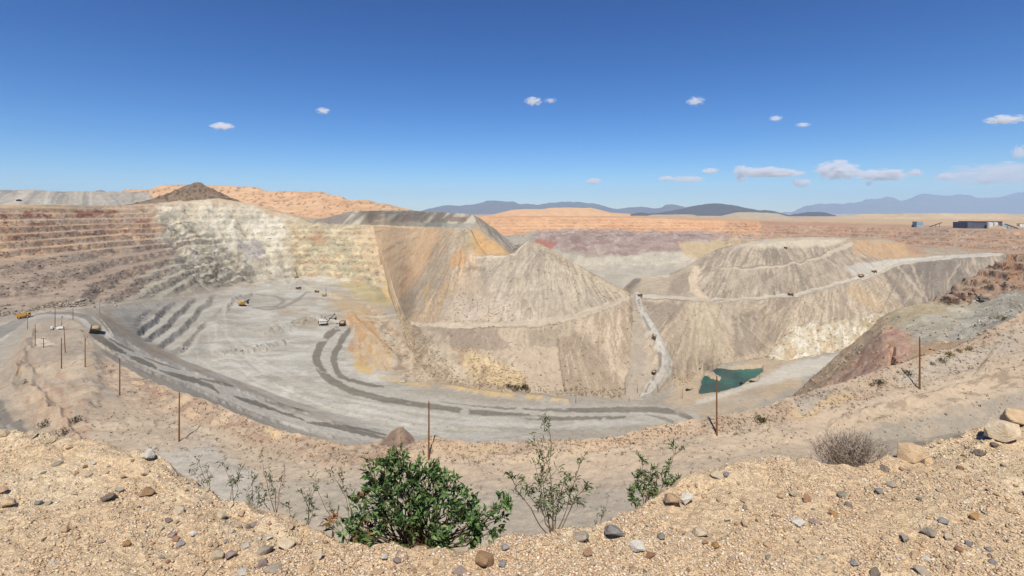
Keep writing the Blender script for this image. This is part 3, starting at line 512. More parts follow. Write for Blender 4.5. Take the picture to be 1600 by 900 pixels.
E.fan((1090, 455), [(1000, 468), (1190, 470), (1205, 562), (1130, 574), (1060, 602), (1010, 560)], [K(170, 152, 131), K(186, 168, 145), K(204, 187, 160), K(180, 162, 140)], 15, con=2.2)
E.fan((1092, 440), [(1070, 474), (1120, 474), (1140, 560), (1060, 560)], [K(188, 172, 148), K(206, 190, 162), K(196, 180, 154)], 30, con=2, a=.75)
E.poly([(1010, 474), (1070, 472), (1050, 500), (1020, 530), (1012, 500)], K(158, 146, 130), .8, 8, 4)
E.poly([(1140, 490), (1180, 485), (1195, 540), (1185, 560), (1150, 555)], K(158, 145, 129), .8, 8, 6)
E.mott([(1120, 470), (1200, 470), (1200, 530), (1130, 530)], K(200, 187, 168), 5, 22, 0.05, 0.6)
E.fan((1300, 320), [(1180, 470), (1300, 452), (1400, 418), (1430, 470), (1420, 488), (1230, 514), (1200, 556)], [K(172, 157, 137), K(190, 173, 150), K(204, 187, 162), K(168, 152, 132)], 34, con=2.4)
E.poly([(1325, 440), (1345, 445), (1390, 480), (1370, 488), (1330, 465)], K(200, 174, 136), .7, 8, 4)
E.fan((1470, 290), [(1380, 424), (1410, 412), (1500, 401), (1575, 396), (1575, 470), (1420, 490)], [K(136, 126, 115), K(146, 136, 124), K(152, 142, 130), K(190, 175, 152)], 13, con=1.7)  # tipped streaks in dark greys that paint in this left-facing slope's shade
for p in ([(1402, 415, 2), (1420, 435, 3), (1440, 462, 2)], [(1425, 412, 2), (1430, 430, 1.6), (1450, 470, 1)], [(1500, 412, 1), (1488, 430, 1), (1478, 452, .8)]):
    E.line(p, K(198, 182, 158), .8, 3, 2)
E.line([(1385, 418, 3), (1405, 440, 4), (1435, 470, 3)], K(192, 174, 148), .7, 5, 3)
E.poly([(1330, 380), (1350, 376), (1415, 382), (1425, 398), (1400, 404), (1350, 400)], K(202, 168, 128), .8, 8, 4)
E.fan((1360, 340), [(1320, 376), (1430, 380), (1430, 402), (1340, 404)], [K(188, 160, 126), K(210, 168, 118), K(190, 174, 150)], 30, con=2, a=.7)
E.poly([(1415, 380), (1440, 382), (1452, 396), (1420, 402)], K(186, 152, 124), .9, 4, 3)
# roads across the terraces
LR = K(206, 196, 178)
E.line([(985, 463, 3), (1050, 465, 2.2), (1090, 468, 2.2), (1140, 469, 2.2), (1180, 466, 2.2), (1235, 461, 2.6), (1300, 447, 2.8), (1360, 430, 3), (1400, 413, 3), (1440, 406, 3), (1500, 400, 2.6), (1565, 396, 2)], LR, .95, 1.8, 1)
E.line([(1000, 466, .7), (1090, 470.5, .7), (1180, 468.5, .7), (1235, 463.5, .7), (1300, 449.5, .8), (1345, 436, .8)], K(140, 132, 120), .7, 1, .6)  # thin dark line paints the small shadow on the riser under the road
E.poly([(1318, 420), (1335, 412), (1370, 408), (1400, 405), (1470, 400), (1565, 395), (1565, 398), (1470, 404), (1400, 412), (1350, 428), (1330, 432)], K(204, 200, 188), .9, 3, 2)
E.line([(1120, 419, 1.2), (1180, 418, 1.4), (1250, 410.5, 1.8), (1290, 400, 2.4), (1312, 389, 3), (1330, 382, 3)], K(202, 188, 166), .9, 1.6, 1)
E.line([(1120, 417.5, .6), (1180, 417, .6), (1250, 409, .7), (1280, 401, .6)], K(146, 134, 118), .8, 1, .6)
E.line([(1088, 422, 6), (1082, 436, 6.5), (1084, 450, 6.5), (1094, 462, 6), (1105, 468, 4)], K(204, 187, 160), .95, 2, 1)
E.poly([(1000, 436), (1045, 432), (1048, 455), (1030, 460), (985, 456)], K(194, 178, 154), .7, 6, 4)
E.poly([(976, 449), (990, 435), (1002, 432), (1000, 440), (985, 452)], K(140, 131, 120), .8, 3, 2)
E.poly([(1050, 440), (1082, 420), (1078, 450), (1060, 462), (1040, 462)], K(162, 149, 132), .8, 5, 3)
E.poly([(1140, 384), (1200, 372), (1260, 370), (1330, 372), (1300, 384), (1240, 386), (1180, 388)], K(210, 196, 170), .8, 6, 4)
E.poly([(1200, 372), (1240, 372), (1240, 378), (1200, 379)], K(196, 180, 120), .6, 3, 3)
# white rock below, ramp with its dark wheel lanes
E.poly([(1200, 562), (1222, 522), (1240, 512), (1300, 504), (1420, 485), (1450, 520), (1330, 556), (1225, 580)], K(212, 202, 178), .9, 10, 8)
E.mott([(1200, 562), (1240, 512), (1420, 485), (1450, 520), (1225, 580)], K(196, 170, 130), 10, 8, 0.05, 0.7)
E.mott([(1200, 562), (1240, 512), (1420, 485), (1450, 520), (1225, 580)], K(232, 226, 210), 9, 7, 0.1, 0.8)
E.poly([(1190, 590), (1220, 570), (1335, 548), (1340, 556), (1240, 580)], K(214, 210, 200), .9, 5, 3)
RAMP = [(1008, 626, 9), (1022, 605, 9), (1040, 582, 9.5), (1043, 568, 9), (1034, 548, 8.5), (1026, 530, 8), (1015, 510, 7), (1003, 488, 5.5), (997, 470, 4.5), (995, 462, 4)]
I, m = E.lmask(RAMP, 6, 1); E.lift(I, 2.5 * m)
E.streaks((1092, 440), [(1010, 474), (1180, 474), (1195, 555), (1060, 590)], 170, [K(158, 142, 122), K(214, 198, 170), K(170, 154, 136)], seed=11)
E.streaks((1200, 290), [(1095, 415), (1200, 384), (1330, 380), (1390, 405), (1240, 455), (1110, 462)], 200, [K(144, 132, 116), K(210, 194, 168), K(164, 150, 132)], seed=12)
E.streaks((1310, 320), [(1190, 474), (1400, 420), (1425, 480), (1230, 510), (1205, 550)], 190, [K(156, 140, 120), K(216, 200, 174), K(168, 152, 132)], seed=13)
E.streaks((1470, 290), [(1395, 420), (1560, 402), (1565, 465), (1425, 484)], 70, [K(128, 118, 108), K(190, 176, 154)], seed=14)
E.line([(985, 463, 3), (1050, 465, 2.2), (1090, 468, 2.2), (1140, 469, 2.2), (1180, 466, 2.2), (1235, 461, 2.6), (1300, 447, 2.8), (1360, 430, 3), (1400, 413, 3)], LR, .95, 1.4, .8)
E.line([(1000, 466, .6), (1090, 470.5, .7), (1180, 468.5, .7), (1235, 463.5, .7), (1300, 449.5, .8), (1345, 436, .8)], K(140, 132, 120), .6, 1, .6)  # painted riser shadow again, over the streaks
E.line([(1120, 419, 1.2), (1180, 418, 1.5), (1250, 410.5, 2), (1290, 400, 2.6), (1312, 389, 3.2), (1330, 382, 3.2)], K(208, 194, 170), .9, 1.4, .8)
E.line([(1100, 417.5, .5), (1180, 416.6, .7), (1250, 408.6, .8), (1285, 399, .6)], K(142, 130, 114), .85, 1, .6)
E.line([(1088, 422, 6), (1082, 436, 6.5), (1084, 450, 6.5), (1094, 462, 6), (1105, 467, 4)], K(208, 190, 162), .95, 2, 1)
E.line([(1002, 434, 2), (1045, 431, 2.2)], K(216, 204, 178), .9, 2, 1)
E.poly([(1140, 383), (1200, 374), (1330, 372), (1310, 382), (1200, 386)], K(212, 199, 174), .8, 5, 4)
E.line(RAMP, K(198, 193, 182), .95, 2, 1)
E.line([(1004, 624, 1.8), (1020, 598, 1.8), (1032, 578, 2.2), (1032, 562, 2.6), (1025, 545, 2.4), (1020, 528, 2), (1010, 508, 1.8), (1000, 486, 1.4), (996, 466, 1)], K(138, 132, 122), .85, 1.2, .8, brk=.3)
E.line([(1018, 622, .8), (1034, 600, .8), (1046, 578, .8), (1046, 566, .8), (1036, 540, .8)], K(166, 158, 144), .7, 1.2, .8)
E.line([(1060, 596, 6), (1090, 606, 6)], K(204, 184, 152), .7, 8, 4)
E.finish(M_PIT)

# --- pond in the pit bottom
I0 = [(1085, 560), (1085, 622), (1200, 600), (1205, 560)]
zp = -152.5
pv = []; uu = np.linspace(1080, 1210, 40)
bm = bmesh.new()
rows = [[bm.verts.new(((u - HU) / F * (-zp * F / (v - HV)), -zp * F / (v - HV), zp)) for u in uu] for v in np.linspace(625, 560, 14)]
for a, b in zip(rows, rows[1:]):
    for i in range(len(uu) - 1): bm.faces.new((a[i], a[i + 1], b[i + 1], b[i]))
me = bpy.data.meshes.new('pond'); bm.to_mesh(me); bm.free()
M_WATER = bpy.data.materials.new('pond_water'); M_WATER.use_nodes = True; nt = M_WATER.node_tree; b = nt.nodes['Principled BSDF']
b.inputs['Roughness'].default_value = 0.12; b.inputs['Specular IOR Level'].default_value = 0.12
g = nd(nt, 'ShaderNodeNewGeometry'); nz = nd(nt, 'ShaderNodeTexNoise', Scale=0.03, Detail=4.0); nt.links.new(g.outputs['Position'], nz.inputs['Vector'])
cr = nd(nt, 'ShaderNodeValToRGB'); cr.color_ramp.elements[0].color = (*K(4, 74, 80), 1); cr.color_ramp.elements[1].color = (*K(10, 108, 98), 1); cr.color_ramp.elements[0].position = .4; cr.color_ramp.elements[1].position = .65
nt.links.new(nz.outputs['Fac'], cr.inputs['Fac']); nt.links.new(cr.outputs[0], b.inputs['Base Color'])
n2 = nd(nt, 'ShaderNodeTexNoise', Scale=1.5, Detail=3.0); nt.links.new(g.outputs['Position'], n2.inputs['Vector'])
bp = nd(nt, 'ShaderNodeBump', Strength=0.25, Distance=0.1); nt.links.new(n2.outputs['Fac'], bp.inputs['Height']); nt.links.new(bp.outputs[0], b.inputs['Normal'])
props(link('pond', me, None, M_WATER), kind='structure')

# --- red hill and the bench cliffs on the right
r0 = [(1150, 690, 220), (1200, 660, 230), (1240, 640, 225), (1340, 608, 195), (1437, 580, 185), (1520, 548, 185), (1600, 512, 190), (1900, 400, 220)]
rm = [(1150, 672, 270), (1200, 652, 280), (1240, 632, 285), (1290, 592, 300), (1340, 560, 300), (1380, 530, 290), (1437, 520, 280), (1520, 505, 270), (1600, 478, 270), (1900, 380, 300)]
r1 = [(1150, 660, 310), (1200, 645, 312), (1225, 632, 315), (1240, 620, 318), (1270, 590, 330), (1300, 565, 340), (1340, 527, 350), (1380, 495, 365), (1405, 482, 375), (1440, 475, 385), (1480, 471, 400), (1530, 469, 420), (1570, 455, 430), (1600, 445, 440), (1900, 350, 480)]
r2 = [(1150, 700, 380), (1240, 660, 400), (1300, 600, 420), (1380, 530, 430), (1430, 490, 450), (1455, 471, 470), (1480, 455, 478), (1500, 440, 484), (1530, 424, 494), (1560, 408, 505), (1585, 396, 515), (1600, 392, 520), (1900, 310, 620)]
r3 = [(1150, 720, 430), (1300, 660, 480), (1455, 560, 560), (1530, 520, 600), (1600, 500, 640), (1900, 420, 700)]
hill = Sheet('red_rock_hill', [(r0, {'n': 20}), rm, r1, r2, (r3, {'n': 6})], 1150, 1900, 1.8, 1.3, smooth=4)
H = hill
H.bump(1.4, 30, 4, None, 51); H.bump(.6, 7, 3, None, 52)
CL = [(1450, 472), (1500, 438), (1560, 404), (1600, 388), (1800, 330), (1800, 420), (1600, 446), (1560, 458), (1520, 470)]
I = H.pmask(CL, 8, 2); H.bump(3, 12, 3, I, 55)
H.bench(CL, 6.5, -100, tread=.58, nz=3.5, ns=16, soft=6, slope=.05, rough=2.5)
I, m = H.lmask([(1392, 580, 2), (1394, 562, 3), (1397, 548, 1.5)], 4, 2, 5); H.lift(I, -5 * m)
for p in ([(1300, 600, 1), (1330, 575, 2), (1372, 532, 1)], [(1330, 592, 1), (1360, 565, 2), (1390, 540, 1)], [(1270, 612, 1), (1300, 585, 1.5), (1330, 550, 1)]):
    I, m = H.lmask(p, 6, 3, 8); H.lift(I, -1.0 * m)
H.fill(K(190, 160, 128))
H.poly([(1380, 500), (1405, 480), (1480, 468), (1540, 468), (1600, 444), (1700, 420), (1700, 470), (1600, 495), (1500, 535), (1440, 540), (1400, 515)], K(190, 182, 162), .95, 16, 8)
H.poly([(1370, 505), (1400, 482), (1470, 470), (1510, 480), (1500, 500), (1440, 500), (1390, 512)], K(190, 172, 134), .85, 14, 6)
H.mott([(1380, 500), (1600, 440), (1600, 495), (1440, 560)], K(168, 158, 136), 16, 3, 0.05, 0.6)
H.mott([(1390, 505), (1540, 470), (1600, 450), (1600, 490), (1480, 545)], K(204, 200, 184), 22, 5, 0.0, 0.6)
H.poly([(1300, 600), (1340, 545), (1395, 512), (1415, 520), (1430, 545), (1420, 570), (1360, 600), (1310, 612)], K(206, 172, 146), .8, 16, 8)
H.mott([(1300, 600), (1395, 512), (1430, 545), (1320, 612)], K(190, 142, 124), 14, 9, 0.05, 0.6)
H.mott([(1280, 600), (1395, 520), (1440, 560), (1320, 612)], K(196, 152, 118), 12, 8, 0.1, 0.7)
H.poly([(1240, 622), (1300, 562), (1380, 495), (1390, 510), (1320, 570), (1260, 622)], K(196, 172, 140), .85, 10, 6)
H.mott([(1230, 625), (1380, 495), (1390, 515), (1270, 622)], K(164, 142, 114), 10, 8, 0.1, 0.6)
H.poly([(1440, 540), (1490, 530), (1500, 548), (1440, 570), (1425, 560)], K(196, 164, 126), .8, 10, 5)
H.poly(CL, K(172, 148, 126), .95, 8, 4)
H.mott([(1480, 470), (1560, 404), (1600, 390), (1700, 380), (1700, 440), (1560, 460)], K(172, 126, 94), 12, 7, 0.0, 0.7)
riser_shade = np.clip(H.R * (.55 + .9 * fbm(H.U / 9, H.V / 6, 3, 3)), 0, .9)[..., None]; H.C[:] = H.C * (1 - riser_shade) + K(84, 64, 54) * riser_shade  # shade of the cliff steps painted dark brown onto their risers
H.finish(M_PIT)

# --- near bench with the pole road
b0 = [(-500, 760, -57), (-250, 745, -57), (0, 722, -57), (130, 735, -57), (280, 775, -56), (400, 835, -55), (520, 875, -53), (660, 895, -51.5), (800, 885, -51), (900, 865, -50), (1000, 825, -48.5), (1120, 770, -47), (1240, 748, -47), (1340, 735, -46.5), (1437, 718, -46), (1520, 708, -45), (1600, 695, -44), (1900, 640, -38), (2100, 620, -36)]
b0b = [(-500, 725, -57), (-250, 712, -57), (0, 706, -57), (130, 690, -57), (280, 712, -56), (400, 765, -55), (520, 800, -53), (660, 820, -51.5), (800, 812, -51), (900, 795, -50), (1000, 765, -48.5), (1120, 725, -46.4), (1240, 700, -46), (1340, 690, -46), (1380, 688, -46.5), (1437, 680, -47), (1520, 672, -46), (1600, 660, -45), (1900, 600, -38), (2100, 580, -36)]
b0c = [(-500, 705, -57), (-250, 700, -57), (0, 695, -57), (130, 672, -57), (280, 685, -56), (400, 730, -55), (520, 762, -53), (660, 770, -51.5), (800, 766, -51), (900, 755, -50), (1000, 732, -48.2), (1120, 705, -46), (1240, 678, -45), (1340, 662, -44.5), (1380, 655, -44.3), (1437, 642, -43.5), (1520, 625, -42), (1600, 605, -40.5), (1900, 545, -34), (2100, 520, -32)]
b1 = [(-500, 690, -57), (-250, 688, -57), (0, 685, -57), (130, 655, -57), (200, 650, -57), (280, 660, -56), (340, 685, -55.5), (400, 705, -55), (460, 725, -54), (520, 735, -53), (580, 735, -52.4), (640, 727, -51.7), (700, 722, -51.3), (800, 724, -51), (900, 714, -49.5), (1000, 703, -48), (1060, 694, -46.8), (1120, 683, -45.5), (1180, 668, -44.7), (1240, 655, -44), (1340, 630, -42.5), (1437, 606, -41), (1520, 580, -38.5), (1600, 553, -36), (1900, 440, -24), (2100, 400, -18)]
b2 = [(-500, 660, 190), (-250, 640, 200), (0, 577, 220), (20, 553, 240), (40, 520, 290), (60, 504, 320), (90, 500, 330), (112, 499, 325), (128, 507, 300), (143, 532, 250), (165, 558, 225), (190, 570, 205), (250, 602, 176), (300, 619, 150), (340, 633, 140), (400, 657, 128), (450, 675, 121), (520, 691, 115), (580, 694, 115), (598, 690, 115), (612, 678, 115), (622, 671, 115), (630, 671.5, 115), (642, 680, 115), (655, 690, 114), (665, 686, 113), (680, 684, 112),
      (760, 688, 110), (830, 689, 109), (900, 689, 108), (960, 679, 108), (1030, 665, 109), (1080, 655, 110), (1150, 643, 111), (1200, 632, 113), (1240, 622, 117), (1280, 610, 119), (1340, 589, 122), (1380, 577, 125), (1430, 561, 129), (1480, 546, 133), (1520, 528, 137), (1560, 507, 141), (1600, 485, 145), (1900, 370, 175), (2100, 330, 190)]
b3 = [(-500, 700, 220), (0, 610, 250), (60, 520, 350), (112, 515, 345), (143, 560, 275), (190, 600, 225), (300, 660, 170), (400, 710, 145), (520, 760, 133), (660, 770, 128), (900, 770, 122), (1120, 745, 124), (1240, 715, 133), (1340, 680, 140), (1430, 650, 146), (1600, 570, 165), (2100, 440, 210)]
b4 = [(-500, 800, 300), (0, 740, 320), (112, 620, 400), (300, 800, 240), (660, 900, 220), (1120, 900, 210), (1430, 820, 240), (2100, 640, 300)]
b_in = [(u, HV - (z if z < 0 else -50) * F / 34.0 + 40, 34.0) for u, v, z in b0]
near = Sheet('near_bench', [(b_in, {}), (b0, {'n': 14}), b0b, b0c, b1, (b2, {'sm': 3}), (b3, {'n': 6}), (b4, {'n': 5})], -500, 2100, 2.3, 1.5, smooth=8)
N = near
N.bump(.5, 9, 4, None, 61); N.bump(.14, 1.6, 3, None, 62)
BANK = [(150, 560), (200, 580), (300, 622), (400, 660), (520, 690), (660, 684), (760, 688), (900, 690), (1030, 666), (1150, 645), (1240, 624), (1340, 590), (1480, 547), (1600, 486), (1600, 548), (1437, 600), (1240, 650), (1120, 676), (1000, 698), (900, 708), (800, 718), (660, 716), (520, 730), (400, 698), (280, 652), (200, 640)]
I = N.pmask(BANK, 8, 4); N.bump(.8, 9, 4, I, 63); N.bump(.35, 2.0, 3, I, 64)
KN = [(-200, 640), (0, 578), (60, 505), (112, 500), (143, 535), (180, 590), (130, 650), (60, 690), (-200, 690)]
I = N.pmask(KN, 20, 6); N.bump(2.0, 30, 4, I, 65); N.bump(.7, 6, 3, I, 66)
for p, h in (([(10, 585, 3), (45, 575, 4), (50, 610, 5), (80, 640, 5), (105, 670, 4), (120, 685, 3)], 1.6), ([(70, 600, 2), (120, 600, 2), (150, 590, 2)], 1.2), ([(130, 664, 1.6), (180, 662, 2), (240, 660, 2)], 1.2), ([(20, 600, 2), (42, 540, 3), (50, 520, 2)], 2),
             ([(1210, 690, 3), (1190, 672, 3), (1200, 660, 2)], 1.0), ([(1540, 580, 3), (1560, 545, 3)], 1.4), ([(1300, 662, 2), (1380, 638, 2), (1480, 612, 2), (1600, 575, 2)], .9)):
    I, m = N.lmask(p, 16, 5, 10); N.lift(I, h * m)
N.fill(K(196, 174, 144))
N.mott([(-500, 500), (2100, 500), (2100, 900), (-500, 900)], K(172, 152, 126), 9, 4, 0.25, 0.5)
N.mott([(-500, 500), (2100, 500), (2100, 900), (-500, 900)], K(186, 164, 136), 60, 14, 0.0, 0.5)
N.poly([(-500, 690), (0, 577), (60, 503), (112, 498), (143, 530), (200, 600), (200, 650), (130, 640), (100, 600), (60, 560), (40, 600), (0, 640)], K(176, 160, 138), .9, 14, 8)
N.poly([(75, 605), (140, 597), (170, 620), (265, 652), (180, 658), (130, 655), (100, 630)], K(194, 170, 138), .9, 8, 4)
N.poly([(70, 570), (130, 560), (140, 578), (120, 595), (75, 592)], K(204, 182, 148), .7, 6, 4)
N.poly([(50, 534), (70, 530), (92, 543), (60, 542)], K(216, 200, 170), .9, 3, 2)
for q in ([(30, 570), (45, 550), (42, 585), (25, 590)], [(55, 600), (90, 620), (110, 665), (140, 690), (110, 690), (60, 640)], [(130, 560), (150, 570), (200, 610), (240, 640), (180, 610), (140, 585)]):
    N.poly(q, K(200, 168, 130), .6, 12, 8)
N.mott([(20, 560), (110, 560), (150, 690), (40, 690)], K(186, 150, 116), 9, 9, 0.1, .7)
N.poly([(-200, 620), (0, 625), (20, 648), (55, 680), (40, 700), (-200, 700)], K(122, 119, 115), .95, 4, 3)
N.line([(-10, 650, 2), (20, 668, 2.5), (45, 690, 2)], K(176, 172, 166), .7, 4, 3)
N.poly([(-200, 690), (0, 640), (0, 625), (10, 618), (60, 670), (70, 685), (50, 685)], K(150, 140, 124), .4, 8, 4)
N.poly([(240, 705), (330, 695), (400, 745), (430, 800), (340, 790), (270, 740)], K(186, 181, 167), .85, 18, 8)
N.poly([(400, 760), (560, 745), (700, 760), (900, 770), (1000, 760), (1010, 800), (900, 850), (500, 850)], K(178, 168, 148), .8, 22, 10)
N.line([(290, 660, 8), (360, 700, 8), (460, 735, 6), (560, 745, 4)], K(204, 184, 152), .6, 10, 4)
N.poly(BANK, K(194, 168, 136), .8, 8, 4)
N.mott(BANK, K(184, 152, 120), 18, 6, 0.0, 0.6)
for k in range(40):
    u_ = rnd.uniform(-50, 1600); v_ = float(np.interp(u_, [a for a, *_ in b1], [b for _, b, _ in b1])) + rnd.uniform(2, 45); sl = float(np.interp(u_ + 60, [a for a, *_ in b1], [b for _, b, _ in b1]) - np.interp(u_, [a for a, *_ in b1], [b for _, b, _ in b1])) / 60; L_ = rnd.uniform(30, 110)
    N.line([(u_, v_, .6), (u_ + L_ / 2, v_ + sl * L_ / 2, 1.6), (u_ + L_, v_ + sl * L_, .6)], K(214, 194, 162) if k % 2 else K(168, 148, 122), .4, 3, 3, 16)
N.mott([(200, 590), (520, 690), (640, 690), (640, 725), (500, 720), (280, 650)], K(180, 142, 112), 26, 8, -.1, 0.7)
N.mott([(150, 560), (660, 684), (660, 720), (280, 655)], K(220, 186, 140), 14, 5, 0.2, 0.7)
N.poly([(405, 668), (440, 676), (455, 682), (430, 684)], K(226, 192, 130), .8, 5, 5)
N.poly([(590, 696), (612, 678), (624, 671), (640, 676), (650, 690), (630, 700)], K(150, 122, 104), .95, 3, 2)
N.poly([(620, 672), (626, 671), (632, 690), (618, 696)], K(176, 142, 104), .7, 4, 3)
N.poly([(710, 690), (780, 690), (790, 706), (700, 708)], K(206, 176, 126), .7, 8, 5)
N.poly([(660, 690), (720, 690), (720, 712), (655, 712)], K(216, 180, 136), .7, 8, 5)
N.poly([(880, 690), (1030, 664), (1090, 654), (1100, 672), (1000, 694), (900, 706)], K(214, 180, 140), .8, 6, 4)
N.poly([(660, 716), (900, 708), (1120, 684), (1240, 656), (1437, 610), (1600, 560), (1600, 600), (1400, 655), (1240, 690), (1100, 720), (900, 745), (660, 745)], K(208, 182, 146), .8, 12, 4)
N.poly([(1230, 642), (1330, 612), (1335, 625), (1240, 656)], K(212, 180, 122), .7, 9, 6)
N.poly([(1380, 590), (1450, 562), (1540, 535), (1600, 505), (1600, 545), (1500, 580), (1420, 602)], K(184, 172, 152), .7, 10, 6)
N.poly([(1240, 628), (1290, 612), (1310, 618), (1250, 645)], K(172, 162, 146), .8, 6, 4)
N.poly([(1230, 722), (1300, 690), (1440, 650), (1600, 612), (1700, 600), (1700, 700), (1440, 700), (1300, 730)], K(168, 158, 140), .85, 12, 7)
N.mott([(1280, 690), (1600, 610), (1600, 660), (1440, 690)], K(188, 166, 136), 18, 8, 0.0, .6)
N.poly([(1420, 695), (1500, 676), (1560, 660), (1600, 655), (1600, 690), (1430, 705)], K(142, 134, 120), .9, 6, 3)
N.poly([(1100, 735), (1240, 700), (1300, 700), (1250, 730)], K(196, 174, 142), .6, 12, 6)
N.mott([(1290, 660), (1600, 570), (1600, 600), (1300, 680)], K(150, 128, 102), 16, 5, 0.15, .6)
N.line([(1520, 588, 2), (1548, 555, 2.5), (1560, 540, 2)], K(158, 136, 110), .7, 4, 3)
N.C[:] = N.C * .72 + (N.C.mean(-1, keepdims=True) * np.array([1.10, .99, .86])) * .28
N.finish(M_NEAR)

# --- loose rubble: blocks fallen from the benches, toes of the dumps, stones on the near bank
def rubble(name, sheets, label):
    r = random.Random(9); base = []
    for i in range(6):
        bm = bmesh.new()
        for k in range(9):
            v = Vector((r.gauss(0, 1), r.gauss(0, 1), r.gauss(0, 1))).normalized() * (1 - .25 * r.random()); bm.verts.new((v.x, v.y * .85, v.z * .7))
        bmesh.ops.convex_hull(bm, input=bm.verts); bmesh.ops.delete(bm, geom=[v for v in bm.verts if not v.link_faces], context='VERTS'); bmesh.ops.triangulate(bm, faces=bm.faces)
        bm.verts.index_update(); base.append((np.array([v.co[:] for v in bm.verts]), np.array([[v.index for v in f.verts] for f in bm.faces]))); bm.free()
    VV, TT, CC = [], [], []; off = 0
    for s, w, n, smin, smax in sheets:
        p = w.ravel() / w.sum(); pick = RNG.choice(p.size, n, p=p); k = RNG.integers(0, 6, n)
        X, Y, Z, D_ = s.X.ravel()[pick], s.Y.ravel()[pick], s.Z.ravel()[pick], s.D.ravel()[pick]; C_ = s.C.reshape(-1, 3)[pick] * (.74 + .45 * RNG.random(n))[:, None]
        size = (smin + (smax - smin) * RNG.random(n) ** 3); jit = RNG.normal(0, 1.2, (n, 2)) * D_[:, None] / F * 1.0
        for q_ in range(6):
            m_ = np.nonzero(k == q_)[0]; bv, bf = base[q_]; c = len(m_); a = RNG.random(c) * 6.283; ca, sa = np.cos(a)[:, None], np.sin(a)[:, None]
            V3 = np.stack([bv[None, :, 0] * ca - bv[None, :, 1] * sa, bv[None, :, 0] * sa + bv[None, :, 1] * ca, np.broadcast_to(bv[None, :, 2], (c, len(bv)))], -1) * size[m_][:, None, None]
            V3 = V3 + np.stack([X[m_], Y[m_], Z[m_] + size[m_] * .15], -1)[:, None, :]
            VV.append(V3.reshape(-1, 3)); TT.append((bf[None] + (np.arange(c) * len(bv))[:, None, None] + off).reshape(-1, 3)); CC.append(np.repeat(C_[m_], len(bv), 0)); off += c * len(bv)
    me = np_mesh(name, np.concatenate(VV), tris=np.concatenate(TT), cols=np.concatenate(CC))
    props(link(name, me, None, M_PIT), label, 'rubble', kind='stuff')
def inpoly(s, poly, soft=8):
    w = np.zeros_like(s.V); I, m = s.pmask(poly, soft, 4); w[I] = m; return w
vis = lambda s: (s.U > -60) & (s.U < 1660)
wp = (P.R ** 2 * .8 + .15 * inpoly(P, WALL, 20) + .5 * inpoly(P, [(566, 478), (600, 486), (660, 560), (720, 606), (620, 590)]) + .10 * inpoly(P, [(840, 362), (1160, 366), (1100, 440), (860, 440)])) * vis(P)
wd = (.06 * inpoly(D, FACE) + .8 * inpoly(D, [(600, 470), (650, 510), (730, 600), (640, 580)]) + .9 * inpoly(D, [(690, 588), (1000, 612), (1000, 630), (690, 604)], 6) + .6 * inpoly(D, [(690, 450), (840, 490), (840, 506), (690, 506)]) + .7 * inpoly(D, [(720, 545), (825, 585), (825, 610), (740, 602)])) * vis(D)
we = (.05 * (E.V < 620) * (E.V > 375) + .9 * inpoly(E, [(1050, 590), (1130, 566), (1210, 556), (1210, 580), (1100, 600), (1060, 612)], 6) + .8 * inpoly(E, [(1200, 560), (1240, 512), (1420, 486), (1440, 525), (1225, 580)])) * vis(E)
wh = (H.R + .12) * vis(H) * (H.V < 625)
rubble('fallen_rubble', [(P, wp, 9000, .5, 2.4), (D, wd, 5000, .35, 1.5), (E, we, 4500, .35, 1.5), (H, wh, 2500, .3, 1.5)], 'loose rock rubble fallen on benches and dump toes')
wn_ = (inpoly(N, BANK) + .35 + .6 * inpoly(N, KN, 20)) * vis(N) * (N.V < 860) * (N.D < 340)
rubble('bank_stones', [(N, wn_, 9000, .07, .42)], 'small loose stones strewn over the near bank')
# --- foreground gravel ground
EDGE = [(-900, 660), (-300, 680), (0, 683), (60, 684), (100, 688), (160, 696), (200, 708), (240, 716), (280, 738), (320, 756), (345, 772), (400, 800), (440, 812), (470, 816), (505, 832), (530, 846), (580, 852), (605, 850), (640, 864), (700, 860), (750, 850), (800, 846), (850, 838), (890, 832), (930, 822), (960, 812), (985, 796), (1020, 778), (1060, 756), (1095, 742), (1130, 734),
        (1200, 722), (1260, 722), (1300, 728), (1350, 726), (1400, 706), (1440, 690), (1500, 684), (1540, 676), (1570, 664), (1600, 655), (1700, 640), (2400, 600)]
def edge_z(u): return np.interp(u, [-900, 0, 400, 640, 900, 1200, 1600, 2400], [-1.9, -1.80, -1.72, -1.70, -1.70, -1.70, -1.66, -1.6])
ed = [(u, v, float(edge_z(u))) for u, v in EDGE]
def from_edge(f, dd, dz, name=None):
    out = []
    for u, v, z in ed:
        d = -z * F / (v - HV); d2 = d * f + dd; z2 = z + dz(d2 - d)
        out.append((u, HV - z2 * F / d2, d2))
    return out
a_back = [(u, 3200, -1.62) for u, _, _ in ed]
a0 = [(u, 1500, -1.62) for u, _, _ in ed]
a1 = [(u, 905, -1.66) for u, _, _ in ed]
fore = Sheet('gravel_ground', [(a_back, {'n': 2}), (a0, {'n': 6}), (a1, {'n': 60}), (ed, {'n': 170}), (from_edge(1, .5, lambda t: -.35), {'n': 24}), (from_edge(1, 3.0, lambda t: -3.0), {'n': 12}), (from_edge(1, 34, lambda t: -38), {'n': 10}), (from_edge(1, 62, lambda t: -66), {'n': 8})], -900, 2400, 2.4, 1.2, smooth=4)
G = fore
dist = np.sqrt(G.X ** 2 + G.Y ** 2)
nearm = 1 - sm(dist, 9, 30)
G.Z += nearm * (0.045 * fbm(G.X / 0.9, G.Y / 0.9, 4, 71) + 0.016 * fbm(G.X / 0.16, G.Y / 0.16, 3, 72) + 0.006 * fbm(G.X / 0.035, G.Y / 0.035, 2, 73)) + (1 - nearm) * 1.5 * fbm(G.X / 8, G.Y / 8, 3, 74)
